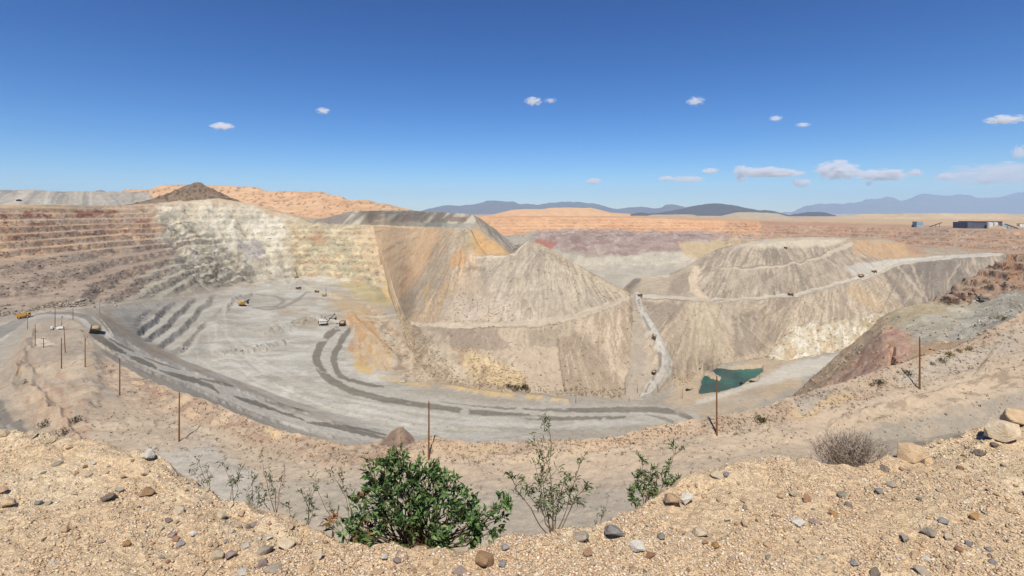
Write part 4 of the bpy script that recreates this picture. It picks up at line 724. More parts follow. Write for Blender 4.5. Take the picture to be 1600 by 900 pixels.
G.Z += nearm * .035 * fbm(G.X / .22, G.Y / .22, 3, 79) * sm(G.V, 600, 640) * (np.abs(G.V - np.interp(G.U, [a for a, *_ in ed], [b for _, b, _ in ed])) < 30)
G.fill(K(222, 195, 156))
nn = fbm(G.X / .7, G.Y / .7, 4, 75); G.C[:] = G.C * (1 - .35 * sm(nn, .0, .6)[..., None]) + K(212, 180, 140) * (.35 * sm(nn, .0, .6)[..., None])
nn = fbm(G.X / .45, G.Y / .45, 4, 76); w = .4 * sm(nn, .1, .6)[..., None]; G.C[:] = G.C * (1 - w) + K(232, 214, 180) * w
def gravel_mat():
    m = bpy.data.materials.new('gravel'); m.use_nodes = True; nt = m.node_tree; b = nt.nodes['Principled BSDF']
    b.inputs['Roughness'].default_value = 0.95; b.inputs['Specular IOR Level'].default_value = 0.05
    at = nd(nt, 'ShaderNodeAttribute', attribute_name='Col'); g = nd(nt, 'ShaderNodeNewGeometry')
    v = nd(nt, 'ShaderNodeTexVoronoi', Scale=120.0); nt.links.new(g.outputs['Position'], v.inputs['Vector'])
    hs = nd(nt, 'ShaderNodeSeparateColor'); nt.links.new(v.outputs['Color'], hs.inputs[0])
    r = nd(nt, 'ShaderNodeMapRange'); r.inputs['To Min'].default_value = .72; r.inputs['To Max'].default_value = 1.22; nt.links.new(hs.outputs[0], r.inputs['Value'])
    nz = nd(nt, 'ShaderNodeTexNoise', Scale=34.0, Detail=6.0, Roughness=.7); nt.links.new(g.outputs['Position'], nz.inputs['Vector'])
    r2 = nd(nt, 'ShaderNodeMapRange'); r2.inputs['From Min'].default_value = .3; r2.inputs['From Max'].default_value = .7; r2.inputs['To Min'].default_value = .78; r2.inputs['To Max'].default_value = 1.18; nt.links.new(nz.outputs['Fac'], r2.inputs['Value'])
    m1 = nd(nt, 'ShaderNodeVectorMath', operation='SCALE'); nt.links.new(at.outputs['Color'], m1.inputs[0]); nt.links.new(r.outputs[0], m1.inputs['Scale'])
    m2 = nd(nt, 'ShaderNodeVectorMath', operation='SCALE'); nt.links.new(m1.outputs[0], m2.inputs[0]); nt.links.new(r2.outputs[0], m2.inputs['Scale'])
    nt.links.new(m2.outputs[0], b.inputs['Base Color'])
    b1 = nd(nt, 'ShaderNodeBump', Strength=.7, Distance=.008); b1.invert = True; nt.links.new(v.outputs['Distance'], b1.inputs['Height'])
    b2 = nd(nt, 'ShaderNodeBump', Strength=.6, Distance=.012); nt.links.new(nz.outputs['Fac'], b2.inputs['Height']); nt.links.new(b1.outputs[0], b2.inputs['Normal'])
    nt.links.new(b2.outputs[0], b.inputs['Normal'])
    return m
M_GRAVEL = gravel_mat()
G.finish(M_GRAVEL)

# --- desert plain to the horizon, all round; hills and ranges
def ring_plain():
    az = np.radians(np.arange(-180, 180, 1.5)); rr = [1.0, 1.15, 1.4, 2, 3, 5, 9, 16, 30, 60]
    vs, cs = [], []
    for k in rr:
        for a in az:
            front = sm(np.cos(a), 0.0, 0.55); r0 = 6 + (2400 - 6) * front + 60 * (1 - front) * (abs(math.sin(a)) > .8)
            r = r0 * k if k <= 2 else max(r0 * 2, 3000 * 0) * 1.0 + (70000 - r0 * 2) * ((k - 2) / 58.0) ** 2.2
            x, y = math.sin(a) * r, math.cos(a) * r
            z = -1.9 - 50 * sm(r, 100, 1500) + (4 * float(fbm(np.array(x / 900), np.array(y / 900), 3, 7)) if r > 800 else 0)
            vs.append((x, y, z)); cs.append(K(204, 176, 138) * (1 + .12 * float(fbm(np.array(x / 500), np.array(y / 500), 3, 9))))
    n = len(az); q = []
    for i in range(len(rr) - 1):
        for j in range(n): q.append((i * n + j, i * n + (j + 1) % n, (i + 1) * n + (j + 1) % n, (i + 1) * n + j))
    me = np_mesh('desert_plain', np.array(vs), quads=np.array(q)[:, ::-1], cols=np.array(cs), smooth=True)
    props(link('desert_plain', me, None, M_FAR), kind='structure')
ring_plain()
def ridge(name, top, d, width, base_v, col, amp, sc, u0=None, u1=None, du=3.0, paint=None, mat=None, back=1.0, bz=3.0, soft=2.0):
    """a hill with a front and a back slope; top: skyline points (u, v) in image pixels"""
    u0 = u0 if u0 is not None else top[0][0]; u1 = u1 if u1 is not None else top[-1][0]
    f = [(u, base_v + bz, d - width) for u, v in top]; t = [(u, v, d) for u, v in top]
    mid = [(u, (v * .45 + base_v * .55), d - width * .55) for u, v in top]
    bk = [(u, base_v + bz, d + width * back) for u, v in top]
    s = Sheet(name, [(f, {'n': 2}), (mid, {'n': 14}), (t, {'n': 14, 'sm': soft}), (bk, {'n': 10})], u0, u1, du, 1.2, smooth=4)
    h = sm(s.Z, s.Z.min(), s.Z.min() + amp * 2 + 1)
    s.Z += h * amp * (fbm(s.X / sc, s.Y / sc, 6, len(name) * 3) - .3)
    s.fill(col)
    if paint: paint(s)
    s.finish(mat or M_FAR); return s
def p_dump(s):
    s.fan((130, 150), [(-400, 280), (300, 280), (300, 340), (-400, 340)], [K(150, 146, 136), K(176, 170, 158), K(166, 158, 146), K(190, 182, 166)], 30, con=2.4)
ridge('grey_spoil_hill', [(-500, 305), (-250, 300), (-60, 296), (0, 296), (60, 297), (130, 299), (180, 300), (235, 301), (246, 309), (254, 318)], 1900, 160, 321, K(168, 162, 150), 3, 60, paint=p_dump, mat=M_PIT)
ridge('small_grey_hill', [(140, 304), (150, 298), (156, 296), (162, 298), (176, 304)], 3200, 200, 308, K(150, 146, 140), 4, 60)
def p_mesa(s):
    s.mott([(150, 280), (700, 280), (700, 340), (150, 340)], K(204, 152, 110), 40, 3, 0.0, .5)
    s.mott([(150, 280), (700, 280), (700, 340), (150, 340)], K(230, 186, 142), 30, 4, 0.1, .5)
    s.mott([(150, 280), (700, 280), (700, 340), (150, 340)], K(124, 106, 78), 2.4, 1.3, 0.55, .8, sharp=.1)
ridge('orange_mesa', [(150, 322), (185, 303), (196, 297), (235, 295), (250, 289), (262, 288), (310, 289), (360, 290), (402, 292), (412, 297), (440, 299), (505, 300), (512, 304), (535, 306), (545, 312), (578, 313), (588, 318), (615, 320), (632, 324), (650, 330), (668, 335)], 1950, 260, 337, K(218, 178, 136), 3, 70, paint=p_mesa, mat=M_PIT)
def p_cone(s):
    s.mott([(150, 280), (400, 280), (400, 340), (150, 340)], K(88, 76, 56), 3, 1.6, 0.0, .8)
    s.mott([(150, 280), (400, 280), (400, 340), (150, 340)], K(158, 130, 102), 5, 2, 0.15, .7)
ridge('dark_cone_hill', [(150, 328), (190, 321), (225, 313.5), (250, 306), (270, 298), (285, 292), (298, 287), (308, 284), (316, 286), (330, 293), (345, 301), (360, 308), (378, 316), (395, 325)], 1440, 120, 330, K(138, 120, 98), 3.5, 22, du=1.6, paint=p_cone, mat=M_PIT)
ridge('orange_mound', [(760, 337), (775, 334), (800, 328), (806, 327), (850, 326.5), (858, 324.5), (900, 324), (925, 324.5), (940, 328), (955, 332), (985, 334)], 2300, 150, 337, K(222, 180, 138), 2, 60, paint=p_mesa, mat=M_PIT)
ridge('grey_mound', [(1000, 338), (1030, 335), (1060, 334), (1085, 335), (1100, 340)], 2150, 120, 341, K(190, 172, 146), 2, 50, mat=M_PIT)
ridge('grey_dump_mound', [(1115, 341), (1130, 336), (1150, 331.5), (1170, 331), (1215, 333), (1235, 339), (1260, 344)], 2400, 150, 345, K(188, 174, 152), 2, 50, mat=M_PIT)
ridge('tan_mesa', [(1240, 346), (1290, 341), (1330, 337), (1345, 334), (1400, 333.5), (1480, 333), (1570, 333.3), (1580, 334.5), (1700, 334), (1900, 336)], 3400, 300, 347, K(206, 182, 146), 3, 80)
MT = K(92, 88, 84)
ridge('dark_hill', [(1000, 334), (1020, 331), (1050, 327), (1065, 323), (1075, 319), (1090, 317.5), (1110, 319), (1150, 321), (1180, 324), (1205, 327), (1220, 332), (1240, 336)], 11000, 1500, 336, MT, 60, 900)
ridge('dark_hill', [(1225, 337), (1240, 333), (1262, 330.5), (1280, 331), (1292, 333.5), (1306, 337)], 9000, 800, 337, MT, 30, 700)
ridge('dark_hill', [(980, 336), (990, 331.5), (1000, 329.5), (1012, 331.5), (1025, 336)], 9500, 600, 336, MT, 20, 500)
ridge('mountain_range', [(560, 336), (600, 334), (650, 331), (668, 327), (690, 323), (710, 321), (735, 320), (760, 317), (780, 315), (800, 313), (812, 317), (825, 316.5), (840, 319), (855, 315.5), (875, 314), (885, 315), (897, 318), (908, 317), (925, 317.5), (940, 320), (960, 323), (990, 324), (1020, 324), (1034, 323), (1040, 319), (1050, 318), (1062, 321), (1080, 326), (1130, 331), (1200, 334), (1280, 336)], 22000, 3500, 336, K(112, 106, 104), 110, 900, soft=1.0, du=1.8)
ridge('high_mountain_range', [(1180, 336), (1215, 333), (1240, 329), (1262, 321), (1275, 317), (1290, 319), (1300, 316), (1318, 315), (1332, 313.5), (1350, 312), (1362, 309), (1372, 307.5), (1385, 305.5), (1398, 307), (1410, 309), (1425, 306), (1440, 303.5), (1455, 302), (1468, 300), (1485, 300.5), (1500, 302), (1530, 304), (1550, 305), (1570, 303), (1590, 302), (1620, 302), (1680, 306), (1750, 303), (1850, 310), (1950, 318), (2100, 330), (2200, 336)], 34000, 5200, 336, K(120, 114, 112), 200, 1300, soft=.8, du=1.8)
ridge('far_range', [(-700, 336), (-600, 332), (-400, 331), (-200, 333), (0, 334), (200, 336)], 30000, 3000, 336, K(118, 112, 110), 100, 2000)

# --- air: even pale haze over the whole place
def box_mesh(name, x0, x1, y0, y1, z0, z1):
    bm = bmesh.new(); v = [bm.verts.new(p) for p in ((x0, y0, z0), (x1, y0, z0), (x1, y1, z0), (x0, y1, z0), (x0, y0, z1), (x1, y0, z1), (x1, y1, z1), (x0, y1, z1))]
    for f in ((3, 2, 1, 0), (4, 5, 6, 7), (0, 1, 5, 4), (1, 2, 6, 5), (2, 3, 7, 6), (3, 0, 4, 7)): bm.faces.new([v[i] for i in f])
    me = bpy.data.meshes.new(name); bm.to_mesh(me); bm.free(); return me
M_HAZE = bpy.data.materials.new('haze_air'); M_HAZE.use_nodes = True; nt = M_HAZE.node_tree; nt.nodes.clear()
pv = nd(nt, 'ShaderNodeVolumePrincipled'); pv.inputs['Color'].default_value = (0.52, 0.74, 1.0, 1); pv.inputs['Density'].default_value = HAZE_DENSITY = 3.2e-5; pv.inputs['Anisotropy'].default_value = 0.0
out = nd(nt, 'ShaderNodeOutputMaterial'); nt.links.new(pv.outputs[0], out.inputs['Volume'])
haze = link('haze', box_mesh('haze', -72000, 72000, -72000, 41000, -700, 1650), None, M_HAZE); haze['kind'] = 'stuff'; haze.display_type = 'WIRE'
# ------------------------------------------------------------------ things
bpy.context.view_layer.update(); DG = bpy.context.evaluated_depsgraph_get()
def gp(u, v, start=0.3):
    """the terrain point hit by the camera ray through an image pixel"""
    d = Vector(((u - HU) / F, 1.0, -(v - HV) / F)); dn = d.normalized()
    ok, loc, nor, *_ = S.ray_cast(DG, dn * start, dn)
    if not ok: return None, None
    return loc, nor
class MB:
    def __init__(s): s.v = []; s.f = []; s.m = Matrix.Identity(4)
    def add(s, vs, fs):
        o = len(s.v); s.v += [tuple(s.m @ Vector(p)) for p in vs]; s.f += [tuple(i + o for i in f) for f in fs]; return s
    def box(s, c, d, rot=None, top=None):
        x, y, z = d[0] / 2, d[1] / 2, d[2] / 2; tx, ty = top or (1, 1)
        vs = [Vector(p) for p in ((-x, -y, -z), (x, -y, -z), (x, y, -z), (-x, y, -z), (-x * tx, -y * ty, z), (x * tx, -y * ty, z), (x * tx, y * ty, z), (-x * tx, y * ty, z))]
        if rot is not None: vs = [rot @ p for p in vs]
        return s.add([p + Vector(c) for p in vs], ((3, 2, 1, 0), (4, 5, 6, 7), (0, 1, 5, 4), (1, 2, 6, 5), (2, 3, 7, 6), (3, 0, 4, 7)))
    def tube(s, a, b, r0, r1=None, n=8, cap=True):
        r1 = r0 if r1 is None else r1; a, b = Vector(a), Vector(b); q = (b - a).to_track_quat('Z', 'Y'); vs = []
        for p, r in ((a, r0), (b, r1)):
            vs += [p + q @ Vector((math.cos(2 * math.pi * i / n) * r, math.sin(2 * math.pi * i / n) * r, 0)) for i in range(n)]
        fs = [(i, (i + 1) % n, n + (i + 1) % n, n + i) for i in range(n)]
        if cap: fs += [tuple(range(n - 1, -1, -1)), tuple(range(n, 2 * n))]
        return s.add(vs, fs)
    def prism(s, prof, y0, y1, y0b=None, y1b=None):
        n = len(prof); vs = [(x, y0, z) for x, z in prof] + [(x, y1, z) for x, z in prof]
        return s.add(vs, [tuple(range(n)), tuple(range(2 * n - 1, n - 1, -1))] + [(i, i + n, (i + 1) % n + n, (i + 1) % n) for i in range(n)])
    def build(s, name, mat, parent=None):
        me = bpy.data.meshes.new(name); me.from_pydata(s.v, [], s.f); me.update()
        bm = bmesh.new(); bm.from_mesh(me); bmesh.ops.recalc_face_normals(bm, faces=bm.faces); bm.to_mesh(me); bm.free()
        return link(name, me, parent, mat)
YEL = simple('yellow_paint', K(222, 168, 52), .5, var=.2, scale=.6); YDK = simple('dusty_yellow', K(190, 150, 80), .7, var=.2, scale=.6)
DRK = simple('dark_steel', K(58, 54, 52), .6, var=.25, scale=1.0); RUB = simple('tyre_rubber', K(48, 46, 44), .85, var=.2)
WHT = simple('white_paint', K(236, 234, 228), .45, var=.08, scale=.7); GLS = simple('dark_glass', K(38, 44, 52), .15, var=.1, spec=.5)
DUST = simple('load_of_ore', K(190, 170, 130), .95, var=.3, scale=1.2, spec=.05); BEDM = simple('dusty_tray_steel', K(150, 138, 116), .8, var=.25, scale=.8)
WOOD = simple('weathered_pole_wood', K(142, 98, 58), .85, var=.25, scale=3.0, spec=.1); STEEL = simple('galvanised_steel', K(150, 152, 152), .5, .4, var=.15)
BLUE = simple('blue_grey_cladding', K(94, 100, 116), .6, var=.15, scale=.15); LBLU = simple('pale_blue_cladding', K(160, 184, 196), .6, var=.15, scale=.2); BRWN = simple('rusty_steel', K(128, 92, 66), .8, var=.3, scale=.8)
RED = simple('tail_light_red', K(170, 40, 32), .4)

def wheel(parent, x, y, r, w, rm):
    t = MB().tube((0, -w / 2, 0), (0, w / 2, 0), r, n=18); o = t.build('wheel', RUB, parent); o.location = (x, y, r)
    for sgn in (-1, 1):
        m = MB().tube((0, sgn * w * .40, 0), (0, sgn * (w * .5 + .03), 0), r * .56, r * .5, n=14); m.build('rim', rm, o)
    return o
def haul_truck(name='haul_truck', body=YEL, bed=YEL, loaded=True):
    """rigid mine truck, front to +X, 13 m long"""
    t = empty(name, (0, 0, 0))
    MB().box((0, 0, 2.1), (11.2, 2.4, 1.0)).box((-3.6, 0, 1.7), (1.4, 5.0, .9)).box((4.0, 0, 1.7), (1.2, 5.2, .8)).build('chassis', DRK, t)
    MB().box((4.9, 0, 2.9), (2.8, 6.4, 1.3)).box((5.6, 0, 3.75), (2.4, 7.0, .18)).build('front_deck', body, t)
    MB().box((6.35, 0, 2.6), (.12, 2.6, 1.7)).build('grille', DRK, t)
    c = MB().box((5.2, 2.0, 4.75), (1.9, 1.9, 1.8), top=(.9, .92)).build('cab', body, t)
    MB().box((5.2, 2.0, 4.95), (1.94, 1.94, .75), top=(.97, .97)).build('window', GLS, c)
    b = MB(); b.prism([(-6.3, 4.6), (-5.4, 3.1), (-1.5, 2.5), (2.6, 3.2), (3.6, 5.9), (6.2, 6.3), (6.2, 6.55), (3.3, 6.3), (2.2, 3.6), (-1.5, 2.95), (-5.2, 3.5), (-6.1, 4.8)], -3.5, 3.5)
    for sgn in (-1, 1): b.prism([(-6.3, 4.7), (-5.4, 3.1), (-1.5, 2.5), (2.6, 3.2), (3.5, 6.2), (-5.9, 5.6)], sgn * 3.5 - .12, sgn * 3.5 + .12)
    for k in range(5): b.box((-4.6 + k * 1.7, -3.7, 4.5), (.28, .2, 2.3 - .2 * abs(k - 2))).box((-4.6 + k * 1.7, 3.7, 4.5), (.28, .2, 2.3 - .2 * abs(k - 2)))
    b.build('dump_bed', bed, t)
    if loaded:
        bm = bmesh.new(); bmesh.ops.create_uvsphere(bm, u_segments=20, v_segments=10, radius=1)
        for v in bm.verts:
            n = mnoise.noise(v.co * 3.1) * .16; v.co = Vector((v.co.x * 4.1 - 1.4, v.co.y * 3.25, 4.6 + v.co.z * 2.0 * (1 + n) + n))
        me = bpy.data.meshes.new('load'); bm.to_mesh(me); bm.free(); link('load', me, t, DUST)
    for x, y, w in ((4.0, -2.9, 1.1), (4.0, 2.9, 1.1), (-3.6, -2.55, 2.0), (-3.6, 2.55, 2.0)): wheel(t, x, y, 1.55, w, body)
    for y in (-2.4, 2.4): MB().box((6.36, y, 2.7), (.1, .5, .35)).build('headlight', WHT, t)
    MB().tube((6.3, -1.7, .9), (6.5, -1.7, 3.7), .06).tube((6.3, -1.1, .9), (6.5, -1.1, 3.7), .06).box((6.4, -1.4, 1.6), (.1, .6, .08)).box((6.4, -1.4, 2.3), (.1, .6, .08)).box((6.45, -1.4, 3.0), (.1, .6, .08)).build('ladder', DRK, t)
    ra = MB()
    for y in (-3.4, -1.2, 1.0): ra.tube((6.7, y, 3.8), (6.7, y, 4.8), .05)
    ra.tube((6.7, -3.4, 4.8), (6.7, 1.0, 4.8), .05).build('railing', body, t)
    return t
def crawler(parent, y, L, h, w):
    m = MB(); m.prism([(-L / 2, h * .5), (-L / 2 + h * .35, 0), (L / 2 - h * .35, 0), (L / 2, h * .5), (L / 2 - h * .35, h), (-L / 2 + h * .35, h)], y - w / 2, y + w / 2)
    o = m.build('crawler_track', DRK, parent); s = MB()
    for k in range(int(L / .9)): s.box((-L / 2 + h * .4 + k * .9, y, h + .04), (.35, w + .1, .1))
    s.build('track_shoe', DRK, o); return o
def rope_shovel(name, house=WHT, boom_el=45, dip=0.0):
    """electric mining shovel, boom to +X"""
    t = empty(name, (0, 0, 0))
    for y in (-3.4, 3.4): crawler(t, y, 9.5, 2.0, 1.6)
    MB().box((0, 0, 1.6), (6.5, 5.4, 1.4)).tube((0, 0, 2.2), (0, 0, 3.0), 2.8, n=20).build('carbody', DRK, t)
    ho = MB().box((-2.8, 0, 5.2), (9.6, 7.4, 4.2), top=(.98, .96)).box((-2.8, 0, 7.5), (9.0, 6.4, .4)).build('machinery_house', house, t)
    v = MB()
    for k in range(4): v.box((-6 + k * 2.1, -3.72, 5.6), (1.3, .08, 1.4)).box((-6 + k * 2.1, 3.72, 5.6), (1.3, .08, 1.4))
    v.build('louvre', DRK, ho)
    MB().box((-7.9, 0, 4.4), (.8, 7.0, 2.6)).build('counterweight', DRK, t)
    c = MB().box((2.6, 2.9, 7.6), (2.4, 1.9, 2.2)).build('cab', house, t); MB().box((2.66, 2.9, 7.9), (2.4, 1.96, .9)).build('window', GLS, c)
    a = math.radians(boom_el); L = 15.0; tip = Vector((2.4 + L * math.cos(a), 0, 3.6 + L * math.sin(a)))
    b = MB()
    for y in (-.8, .8): b.tube((2.4, y * 1.6, 3.6), (tip.x, y * .6, tip.z), .45, .3, n=6)
    for k in range(1, 6): b.box((2.4 + (tip.x - 2.4) * k / 6, 0, 3.6 + (tip.z - 3.6) * k / 6), (.4, 2.2 - .2 * k, .4))
    b.build('boom', DRK, t); MB().tube((tip.x, -.5, tip.z), (tip.x, .5, tip.z), 1.0, n=14).build('boom_sheave', DRK, t)
    MB().tube((-1.5, -1.6, 7.4), (.6, -.6, 11.5), .18).tube((-1.5, 1.6, 7.4), (.6, .6, 11.5), .18).tube((2.2, -1.2, 4.4), (.6, -.6, 11.5), .18).tube((2.2, 1.2, 4.4), (.6, .6, 11.5), .18).build('gantry', DRK, t)
    MB().tube((.6, -.5, 11.4), (tip.x, -.4, tip.z), .07, n=5).tube((.6, .5, 11.4), (tip.x, .4, tip.z), .07, n=5).build('suspension_rope', DRK, t)
    mid = Vector((2.4, 0, 3.6)).lerp(tip, .5); e = mid + Vector((6.2 * math.cos(math.radians(-12 + dip)), 0, 6.2 * math.sin(math.radians(-12 + dip))))
    MB().tube(mid - (e - mid) * .35, e, .5, n=6).build('dipper_handle', DRK, t)
    MB().box((e.x + .6, 0, e.z - .3), (2.6, 3.2, 2.8), top=(.85, .95)).box((e.x + 1.8, 0, e.z + 1.2), (.7, 2.8, .5)).build('dipper', DRK, t)
    MB().tube((tip.x + .8, 0, tip.z), (e.x + .6, 0, e.z + 1.2), .07, n=5).build('hoist_rope', DRK, t)
    return t
def hydraulic_shovel(name):
    t = empty(name, (0, 0, 0))
    for y in (-2.8, 2.8): crawler(t, y, 8.0, 1.8, 1.3)
    MB().box((0, 0, 1.5), (5, 4.4, 1.1)).tube((0, 0, 2), (0, 0, 2.6), 2.0, n=16).build('carbody', DRK, t)
    h = MB().box((-2.2, 0, 4.5), (7.4, 6.2, 3.6), top=(.94, .94)).build('machinery_house', YEL, t)
    MB().box((-5.6, 0, 3.6), (1.2, 6.0, 2.0)).build('counterweight', YDK, t)
    c = MB().box((2.2, 2.1, 6.6), (2.2, 1.9, 2.4)).build('cab', WHT, t); MB().box((2.26, 2.1, 6.9), (2.2, 1.96, 1.1)).build('window', GLS, c)
    MB().box((4.4, -.2, 6.4), (6.5, 1.0, 1.3), rot=Matrix.Rotation(math.radians(-38), 3, 'Y')).build('boom', DRK, t)
    MB().box((7.4, -.2, 7.2), (1.0, .8, 5.0), rot=Matrix.Rotation(math.radians(28), 3, 'Y')).build('stick', DRK, t)
    MB().box((7.0, -.2, 4.4), (2.4, 3.0, 2.2), top=(.8, .95)).build('bucket', DRK, t)
    MB().tube((1.4, -.7, 4.6), (4.6, -.7, 6.6), .2).tube((1.4, .4, 4.6), (4.6, .4, 6.6), .2).build('ram', STEEL, t)
    return t
def drill_rig(name, mast=15.0, body=YDK):
    t = empty(name, (0, 0, 0))
    for y in (-1.8, 1.8): crawler(t, y, 6.0, 1.3, .8)
    MB().box((-.5, 0, 2.2), (9.0, 4.4, 1.0)).build('deck', body, t)
    MB().box((-2.6, 0, 3.8), (4.4, 3.6, 2.2), top=(.95, .9)).build('engine_house', body, t)
    c = MB().box((3.2, 1.3, 3.7), (1.8, 1.6, 2.1)).build('cab', WHT, t); MB().box((3.24, 1.3, 4.0), (1.8, 1.64, .9)).build('window', GLS, c)
    m = MB(); x0, x1, y0, y1 = 1.6, 2.8, -1.5, -.3
    for x in (x0, x1):
        for y in (y0, y1): m.tube((x, y, 1.6), (x, y, mast), .13, n=5)
    k = 0; z = 2.2
    while z < mast - 1.2:
        m.tube((x0, y0, z), (x1, y0, z + 1.2), .07, n=4).tube((x1, y1, z), (x0, y1, z + 1.2), .07, n=4).tube((x0, y1, z), (x0, y0, z + 1.2), .07, n=4).tube((x1, y0, z), (x1, y1, z + 1.2), .07, n=4); z += 1.2
    m.box(((x0 + x1) / 2, (y0 + y1) / 2, mast), (1.6, 1.6, .5)); m.build('mast', BRWN, t)
    MB().tube((2.2, -.9, .2), (2.2, -.9, mast - 2), .12, n=6).build('drill_rod', STEEL, t)
    return t
def pickup(name, paint=WHT):
    t = empty(name, (0, 0, 0))
    MB().prism([(-2.7, .5), (-2.7, 1.15), (-.6, 1.15), (1.0, 1.15), (2.5, 1.0), (2.7, .8), (2.7, .5)], -.95, .95).build('body', paint, t)
    c = MB().prism([(-.7, 1.15), (-.55, 1.85), (.6, 1.88), (1.25, 1.15)], -.88, .88).build('cab', paint, t)
    MB().prism([(-.58, 1.25), (-.47, 1.75), (.55, 1.77), (1.05, 1.25)], -.9, .9).build('window', GLS, c)
    MB().box((-1.75, 0, 1.2), (1.8, 1.6, .06)).build('cargo_bed', DRK, t)
    for x in (-1.7, 1.7):
        for y in (-.88, .88): wheel(t, x, y, .4, .26, STEEL)
    for y in (-.7, .7): MB().box((2.7, y, .82), (.06, .35, .2)).build('headlight', WHT, t)
    for y in (-.85, .85): MB().box((-2.71, y, .9), (.05, .16, .3)).build('tail_light', RED, t)
    return t
def service_truck(name):
    t = empty(name, (0, 0, 0))
    MB().box((0, 0, .85), (7.0, 1.2, .4)).build('chassis', DRK, t)
    c = MB().box((2.6, 0, 1.9), (1.9, 2.3, 2.1), top=(.85, .95)).build('cab', WHT, t); MB().box((2.66, 0, 2.25), (1.85, 2.32, .7), top=(.92, .97)).build('window', GLS, c)
    MB().tube((-3.2, 0, 2.0), (1.4, 0, 2.0), 1.15, n=18).build('tank', WHT, t)
    for x in (-2.2, 2.5):
        for y in (-1.0, 1.0): wheel(t, x, y, .52, .35, STEEL)
    return t
def light_plant(name):
    t = empty(name, (0, 0, 0))
    MB().box((0, 0, 1.2), (3.2, 1.6, 1.3), top=(.95, .9)).build('generator_box', WHT, t)
    for y in (-.85, .85): wheel(t, 0, y, .4, .25, STEEL)
    MB().tube((.6, 0, 1.8), (.6, 0, 7.4), .12, .08).build('mast', DRK, t)
    for y in (-.7, -.25, .25, .7): MB().box((.75, y, 7.4), (.3, .4, .45)).build('lamp', DRK, t)
    MB().tube((1.6, 0, .6), (2.8, 0, .5), .06).build('tow_bar', DRK, t)
    return t
def pump_skid(name):
    t = empty(name, (0, 0, 0))
    MB().box((0, 0, .25), (6, 2.4, .3)).build('skid', DRK, t); MB().box((-1.4, 0, 1.2), (2.4, 1.7, 1.6)).build('engine_box', DRK, t)
    MB().tube((.4, 0, 1.0), (1.6, 0, 1.0), .7, n=14).build('pump', BRWN, t); MB().tube((1.6, 0, 1.0), (4.8, 0, .5), .25).tube((4.8, 0, .5), (9.5, 1.5, .15), .25).build('discharge_pipe', DRK, t)
    return t
def utility_pole(u, vb, vt, label, arm=False, lean=0.0, guy=False, start=20.0, r=None):
    loc, _ = gp(u, vb, start); d = loc.y; h = (vb - vt) / F * d; r = r or max(.19, h * .018)
    t = empty('utility_pole', loc); props(t, label, 'pole', 'power poles of the mine line')
    n = 6; m = MB()
    for k in range(n):
        f = lambda q: (lean * h * q + .02 * math.sin(q * 5 + u), 0, -1.0 + (h + 1.0) * q)
        m.tube(f(k / n), f((k + 1) / n), r * (1 - .4 * k / n), r * (1 - .4 * (k + 1) / n), n=8, cap=(k in (0, n - 1)))
    m.build('shaft', WOOD, t)
    if arm:
        a = MB().box((lean * h * .93, 0, h * .93), (2.6, .16, .2)).build('crossarm', WOOD, t)
        for x in (-1.1, 0, 1.1): MB().tube((lean * h * .93 + x, 0, h * .93 + .1), (lean * h * .93 + x, 0, h * .93 + .45), .07).build('insulator', STEEL, a)
    else:
        MB().tube((lean * h, 0, h - .1), (lean * h, 0, h + .3), .07).build('insulator', STEEL, t)
    return t
POLES = [(670, 718, 628, 'tall wooden pole on the tan bench beside the purple gravel mound', {}), (280, 690, 613, 'tall wooden pole on the pale flat above the left gravel crest', {}), (1120, 680, 588, 'tall wooden pole whose top crosses the teal pond', {}),
 (1437, 608, 527, 'tall wooden pole on the tan road in front of the red hill', {}), (187, 618, 560, 'wooden pole on the scrub bank above the left tan terrace', {}), (133, 573, 528, 'wooden pole at the crest right of the paired poles', {}),
 (96, 576, 528, 'wooden pole on the pale terrace, nearer of the paired poles', {}), (102, 551, 512, 'leaning pole with crossarm behind the paired one on the knoll', dict(arm=True, lean=-.05)), (68, 543, 528, 'short pole standing in the white patch on the knoll', dict(arm=True)),
 (55, 540, 507, 'slim pole left of the short pole on the knoll', {}), (43, 515, 496, 'pole right below the yellow truck at the road bend', {}), (86, 511, 478, 'pole standing between the white service truck and the lamp trailer', dict(arm=True)),
 (114, 500, 481, 'far pole on the knoll tip beside the haul road bend', {}), (156, 490, 472, 'far pole standing beyond the haul road bend', {}), (900, 630, 609, 'pole at the end of the yellow windrow by the bottom road', {}), (916, 620, 612, 'small pole, first right of the yellow windrow pole', {}),
 (934, 619, 611, 'small pole at the foot of the fan-streaked dump', {}), (977, 617, 605, 'pole left of the ramp foot at the dump toe', {}), (996, 614, 601, 'pole on the left shoulder of the grey ramp', {}), (983, 628, 620, 'lowest short pole in front of the ramp foot', {}), (1028, 612, 596, 'pole on the right edge of the grey ramp', {}),
 (1066, 622, 607, 'pole right of the ramp, left of the pond', {}), (1170, 597, 588, 'short pole by the pump on the pond shore road', {}), (1187, 593, 583, 'short pole farthest right along the pond shore road', {})]
for u, vb, vt, lab, kw in POLES: utility_pole(u, vb, vt, lab, start=(20 if vb > 560 and u < 1500 else 20), **kw)

